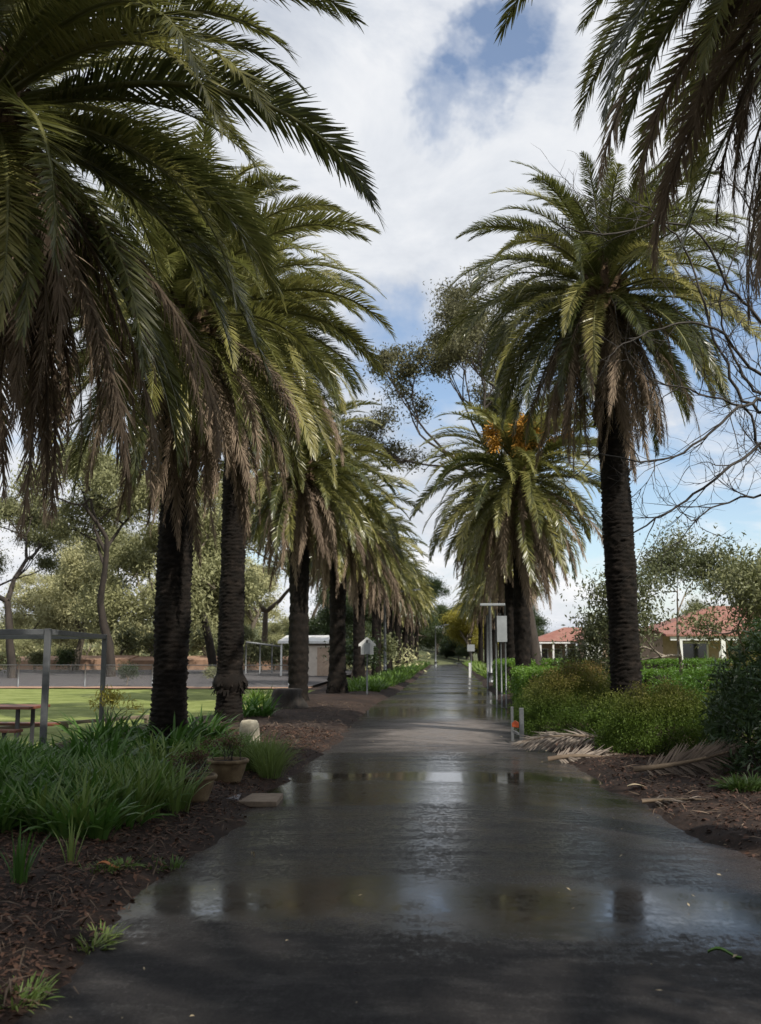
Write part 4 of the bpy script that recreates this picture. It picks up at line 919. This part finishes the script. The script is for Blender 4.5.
# steel frame
def frame():
    p1 = ground(42, 762); p2 = at(104, 652, 19.6); o = Vector((p1.x, p1.y, 0))
    root = empty('steel_frame', o, 'dark grey steel frame of square posts and beams standing on the lawn at left', 'frame')
    top = at(48, 632, p1.y).z; s = .09
    a = Vector((0, 0, 0)); b = Vector((p2.x, p2.y, 0))-o
    hz = top+.05
    d = b.normalized(); left = Vector((-3.2, -.05, 0)); rz = math.atan2(b.y, b.x)
    for q in (a, b, left, left+b):
        MB().box((q.x, q.y, hz/2-.05), (s, s, hz+.1), rz=rz).build('post', M['metal'], root, bevel=.006)
    def beam(u, v):
        c = (u+v)/2; L = (v-u).length-s-.004; z = math.atan2((v-u).y, (v-u).x)
        MB().box((c.x, c.y, hz-.05), (L, s*.8, .085), rz=z).build('beam', M['metal'], root, bevel=.006)
    beam(a, b); beam(a, left); beam(b, left+b); beam(left, left+b)
frame()
# picnic table
p = ground(0, 757); 
root = empty('picnic_table', (p.x-.25, p.y, 0), 'red brown picnic table with dark legs at the left edge of the lawn', 'table')
tb = MB()
for i in range(5): tb.box((0, -.32+i*.16, .76), (1.7, .145, .04))
tb.build('table_top', M['redwood'], root, bevel=.005)
for sx in (-.62, .62):
    for sy in (-.28, .28):
        MB().box((sx, sy, .37), (.05, .05, .74)).build('leg', M['dkpaint'], root)
for sy in (-.72, .72):
    b_ = MB(); b_.box((0, sy, .45), (1.7, .26, .04)); bo = b_.build('bench', M['redwood'], root, bevel=.005)
    for sx in (-.62, .62): MB().box((sx, sy, .21), (.05, .05, .43)).build('bench_leg', M['dkpaint'], bo)
    
# timber rail edging on the lawn
a = ground(-40, 741); b = ground(150, 724); d = b-a
root = empty('timber_rail', (a.x, a.y, 0), 'low weathered timber rail edging the lawn behind the steel frame', 'rail', rz=math.atan2(d.y, d.x))
MB().box((d.length/2, 0, .17), (d.length, .09, .07)).build('rail', M['timber'], root, bevel=.006)
for i in range(5): MB().box((.1+i*(d.length-.2)/4, 0, .06), (.1, .08, .15)).build('post', M['timber'], root)
# young palm seedling with yellow leaves by the frame
p = ground(108, 735)
root = empty('young_shrub', (p.x, p.y, .02), 'small yellowing seedling growing beside the right frame post', 'plant')
mb = MB(); tips = []; rr = random.Random(4)
for i in range(5): grow(mb, Vector((0, 0, 0)), Vector((rr.gauss(-.15, .25), rr.gauss(0, .25), 1)).normalized(), .36, .01, 2, rr, tips, spread=.5, nseg=3)
mb.build('stems', M['twig'], root); V, Q = leaves(9, [tuple(t) for t in tips], .13, .11, np.random.default_rng(3), droop=.6, aspect=.2)
link('foliage', mesh_np('foliage', V, quads=Q, mats=[M['yleaf']]), root)
# chain-link fence
fy = 44.2; x0, x1 = -56, -7.0; nf = 17
root = empty('chain_link_fence', (x0, fy, 0), 'low chain link fence with galvanised posts between lawn and car park', 'fence')
mesh_f = mesh_np('wire_mesh', [(0, 0, .05), (x1-x0, 0, .05), (x1-x0, 0, 1.0), (0, 0, 1.0)], quads=[(0, 1, 2, 3)], mats=[M['chain']]); link('wire_mesh', mesh_f, root, loc=(0, .04, 0))
MB().tube([(0, 0, 1.02), (x1-x0, 0, 1.02)], .02, n=6).build('top_rail', M['galv'], root)
for i in range(nf): MB().tube([((x1-x0)*i/(nf-1), -.05, 0), ((x1-x0)*i/(nf-1), -.05, 1.08)], .035, n=8).build('post', M['galv'], root)
# shed
def shed():
    Y = 62; a = at(283, 652, Y); b = at(336, 652, Y); w = b.x-a.x
    root = empty('shed', ((a.x+b.x)/2, Y+1.5, 0), 'small cream shed with a flat white roof beyond the fence', 'shed')
    w2 = w-.6
    wl = MB(); wl.box((.2, 0, 1.0), (w2, 2.8, 2.0)); wl.build('wall', M['cream'], root)
    MB().box((.15, 0, 2.04), (w2+.1, 2.9, .1)).build('trim', M['timber'], root)
    MB().prism([(-w/2-.3, -1.75, 2.12), (-w/2-.3, 1.7, 2.55), (-w/2-.3, 1.7, 2.68), (-w/2-.3, -1.75, 2.26)], (w+.5, 0, 0)).build('roof', M['white'], root)
    MB().box((.9, -1.42, .95), (.85, .06, 1.88)).build('door', M['beige'], root)
    for sx in (-w/2-.1,): MB().box((sx, -1.5, 1.06), (.1, .1, 2.1)).build('post', M['white'], root)
shed()
# white post-and-bar shelter left of the shed
Y = 66; a = at(246, 652, Y); b = at(283, 652, Y)
root = empty('goal_frame', (a.x, Y, 0), 'thin grey post and bar frame left of the shed', 'frame')
for px in (246, 260, 272):
    q = at(px, 652, Y); MB().tube([(q.x-a.x, 0, 0), (q.x-a.x, 0, 2.2)], .05, n=6).build('post', M['galv'], root)
MB().tube([(0, 0, 2.25), (b.x-a.x, 0, 1.95)], .07, n=6).build('crossbar', M['galv'], root)
# arrow sign
def arrow_sign():
    p = ground(367, 697.5); Y = p.y
    root = empty('arrow_sign', (p.x, p.y, 0), 'up arrow shaped sign on a thin grey pole at the left road edge', 'sign')
    zt = at(367, 637, Y).z; zb = at(367, 654.5, Y).z; h = zt-zb; w = 17/F*Y
    MB().tube([(0, 0, 0), (0, 0, zt-.1)], .03, n=10).build('pole', M['galv'], root)
    s = h
    pts = [(-w*.37, zb), (w*.37, zb), (w*.37, zb+h*.48), (w*.5, zb+h*.48), (w*.5, zb+h*.60), (0, zt), (-w*.5, zb+h*.60), (-w*.5, zb+h*.48), (-w*.37, zb+h*.48)]
    MB().prism([(x, .035, z) for x, z in pts], (0, .012, 0)).build('sign_panel', M['white'], root)
    MB().box((0, -.002, zb+h*.35), (w*.34, .06, h*.62)).build('backing_plate', M['signgrey'], root)
arrow_sign()
def lamp(px, pyb, pyt, arm, label, Y=None):
    p = ground(px, pyb) if Y is None else Vector(at(px, 652, Y)); Y = p.y; zt = at(px, pyt, Y).z
    root = empty('street_lamp', (p.x, Y, 0), label, 'street lamp')
    MB().tube([(0, 0, 0), (0, 0, zt*.25), (0, 0, zt)], [.11, .09, .055], n=12).build('pole', M['galv'], root)
    MB().tube([(0, 0, 0), (0, 0, .55)], .15, n=12).build('pole_base', M['galv'], root)
    if arm:
        e = Vector((arm, 0, .35)); MB().tube([(0, 0, zt-.05), (arm*.3, 0, zt+.18), (arm*.8, 0, zt+.32)], [.04, .035, .03], n=8).build('arm', M['galv'], root)
        hd = MB(); hd.prism([(arm*.75, -.13, zt+.36), (arm*.75, .13, zt+.36), (arm*1.25, .09, zt+.44), (arm*1.25, -.09, zt+.44)], (0, 0, -.09)); hd.build('lamp_head', M['galv'], root)
lamp(385, 679, 596, 1.7, 'galvanised street lamp with a curved arm over the road among the left palms')
lamp(435.5, 660, 628, 1.2, 'distant thin street lamp at the far left of the road', Y=112)
lamp(490.5, 660, 568, -1.3, 'street lamp pole hidden in the fronds behind the right hand signs', Y=52)
def signs():
    Y = 29.5; a = at(496, 652, Y)
    root = empty('notice_board', (a.x, Y, 0), 'tall grey notice board on three thin posts under a flat white bar', 'sign')
    for px, pyt in ((496, 610), (501, 613), (505.5, 606)):
        q = at(px, 652, Y); zt = at(px, pyt, Y).z; MB().tube([(q.x-a.x, 0, 0), (q.x-a.x, 0, zt)], .021, n=8).build('post', M['galv'], root)
    z0, z1 = at(500, 642, Y).z, at(500, 616, Y).z; xa, xb = at(497, 640, Y).x-a.x, at(507, 640, Y).x-a.x
    MB().box(((xa+xb)/2, -.045, (z0+z1)/2), (xb-xa, .03, z1-z0)).build('sign_panel', M['signgrey'], root, bevel=.004)
    z = at(490, 606, Y).z; xc, xd = at(480, 606, Y).x-a.x, at(505, 606, Y).x-a.x
    MB().box(((xc+xd)/2, 0, z+.04), (xd-xc, .16, .07)).build('top_bar', M['signgrey'], root, bevel=.01)
signs()
def smallsign(px, Y, w, h, zc, label, mat='signgrey'):
    a = at(px, 652, Y); root = empty('road_sign', (a.x, Y, 0), label, 'sign')
    MB().tube([(0, 0, 0), (0, 0, zc+h/2)], .035, n=8).build('pole', M['galv'], root)
    MB().box((0, -.05, zc), (w, .03, h)).build('sign_panel', M[mat], root)
smallsign(471, 75, .55, .5, 1.9, 'small square grey sign on a pole at the far right road edge')
a = at(487.5, 652, 44); root = tag(MB().tube([(0, 0, 0), (0, 0, 3.2)], .045, n=8).build('pole', M['galv'], loc=(a.x, 44, 0)), 'thin plain pale pole between the notice board and the far square sign', 'pole')
a = at(469.5, 652, 66); tag(MB().box((0, 0, .45), (.13, .06, .9)).build('marker_post', M['white'], loc=(a.x, 66, 0)), 'short white marker post at the far right road edge', 'marker post')
# barrier with orange catch on the right edge
p = ground(522, 746); q = ground(512.5, 741)
root = empty('gate_post', (p.x, p.y, 0), 'pair of short galvanised gate posts with an orange catch at the right road edge', 'gate post')
h1 = at(522, 708, p.y).z
MB().box((0, 0, h1/2), (.075, .075, h1)).build('post', M['galv'], root, bevel=.005)
MB().box((q.x-p.x, q.y-p.y, h1/2-.02), (.05, .05, h1-.02)).build('post', M['galv'], root, bevel=.005)
MB().box(((q.x-p.x)*.6, (q.y-p.y)*.6, h1*.28), (.03, .5, .04), rz=math.atan2(q.y-p.y, q.x-p.x)-R(90)).build('latch_bar', M['galv'], root)
MB().prism([(-.17, 0, h1*.5), (-.05, 0, h1*.48), (-.05, 0, h1*.62), (-.11, 0, h1*.68), (-.17, 0, h1*.6)], (0, -.04, 0)).build('catch', M['orange'], root, bevel=.008)

# ------------------------------------------------------------------ houses on the right
def hip(mb, x0, x1, y0, y1, z0, z1, ov=.35):
    x0 -= ov; x1 += ov; y0 -= ov; y1 += ov; w, d = x1-x0, y1-y0
    if w > d: r0, r1 = (x0+d/2, (y0+y1)/2, z1), (x1-d/2, (y0+y1)/2, z1)
    else: r0, r1 = ((x0+x1)/2, y0+w/2, z1), ((x0+x1)/2, y1-w/2, z1)
    a, b, c, d_ = (x0, y0, z0), (x1, y0, z0), (x1, y1, z0), (x0, y1, z0)
    if w > d: mb.poly([a, b, r1, r0]); mb.poly([b, c, r1]); mb.poly([c, d_, r0, r1]); mb.poly([d_, a, r0])
    else: mb.poly([a, b, r0]); mb.poly([b, c, r1, r0]); mb.poly([c, d_, r1]); mb.poly([d_, a, r0, r1])
    mb.poly([d_, c, b, a])
def house1():
    Y = 86; a = at(533, 652, Y); b = at(576, 652, Y); c = at(618, 652, Y-8)
    root = empty('house', (a.x, Y, 0), 'long low red roofed house with a white gable seen between the two right palms', 'house')
    wm = MB(); wm.box(((b.x-a.x)/2, 3, 1.25), (b.x-a.x, 6, 2.5)); wm.build('wall', M['beige'], root)
    rf = MB(); hip(rf, 0, b.x-a.x+7, 0, 6, 2.5, 3.75); rf.build('roof', M['tiles'], root)
    L = c.x-b.x+2.0
    MB().box((b.x-a.x+L/2, -4.5, 1.3), (L, 7, 2.6)).build('wing_wall', M['beige'], root)
    MB().box((b.x-a.x+.35, -8.06, 1.5), (1.3, .1, 3.0)).build('gable_panel', M['white'], root)
    rf = MB(); hip(rf, b.x-a.x, b.x-a.x+L, -8, -1, 2.6, 4.3, .4); rf.build('wing_roof', M['tiles'], root)
    for i in range(4):
        MB().box((.5+i*1.05, -1.6, 1.15), (.14, .14, 2.3)).build('veranda_post', M['white'], root)
    MB().box((1.9, -.9, 2.36), (4.3, 1.7, .12)).build('veranda_roof', M['white'], root)
    for i in range(3):
        w = MB().box((.9+i*1.15, -.04, 1.3), (.75, .08, 1.2)).build('window', M['white'], root)
        MB().box((.9+i*1.15, -.09, 1.3), (.6, .03, 1.05)).build('pane', M['glass'], w)
    for i in range(2):
        w = MB().box((b.x-a.x+1.9+i*1.6, -8.04, 1.4), (1.0, .08, 1.2)).build('window', M['white'], root)
        MB().box((b.x-a.x+1.9+i*1.6, -8.09, 1.4), (.85, .03, 1.05)).build('pane', M['glass'], w)
house1()
def house2():
    Y = 44; a = at(668, 652, Y); L = 13
    root = empty('house', (a.x, Y, 0), 'red roofed house with white veranda posts behind the airy trees at the right edge', 'house')
    MB().box((L/2, 4, 1.3), (L, 6, 2.6)).build('wall', M['beige'], root)
    rf = MB(); hip(rf, 0, L, 1, 7, 2.55, 3.75, .45); rf.build('roof', M['tiles'], root)
    MB().prism([(-.4, -1.6, 2.25), (-.4, .54, 2.50), (-.4, .54, 2.58), (-.4, -1.6, 2.33)], (L+.8, 0, 0)).build('veranda_roof', M['tiles'], root)
    MB().box((L/2, -1.45, 2.16), (L+.4, .12, .16)).build('fascia', M['white'], root)
    for i in range(8): MB().box((.2+i*1.75, -1.42, 1.04), (.17, .17, 2.08)).build('veranda_post', M['white'], root)
    for i in range(5):
        w = MB().box((1.3+i*2.5, .96, 1.4), (1.3, .08, 1.3)).build('window', M['white'], root)
        MB().box((1.3+i*2.5, .91, 1.4), (1.12, .03, 1.12)).build('pane', M['glass'], w)
    MB().box((L-.8, 3.6, 3.9), (.5, .5, 1.0)).build('chimney', M['beige'], root)
house2()

# ------------------------------------------------------------------ render settings
scene.render.resolution_x = W; scene.render.resolution_y = H
scene.view_settings.view_transform = 'Standard'; scene.view_settings.look = 'None'; scene.view_settings.exposure = 0
scene.cycles.max_bounces = 5; scene.cycles.diffuse_bounces = 2; scene.cycles.glossy_bounces = 2; scene.cycles.transmission_bounces = 2; scene.cycles.max_bounces = 5; scene.cycles.transparent_max_bounces = 12
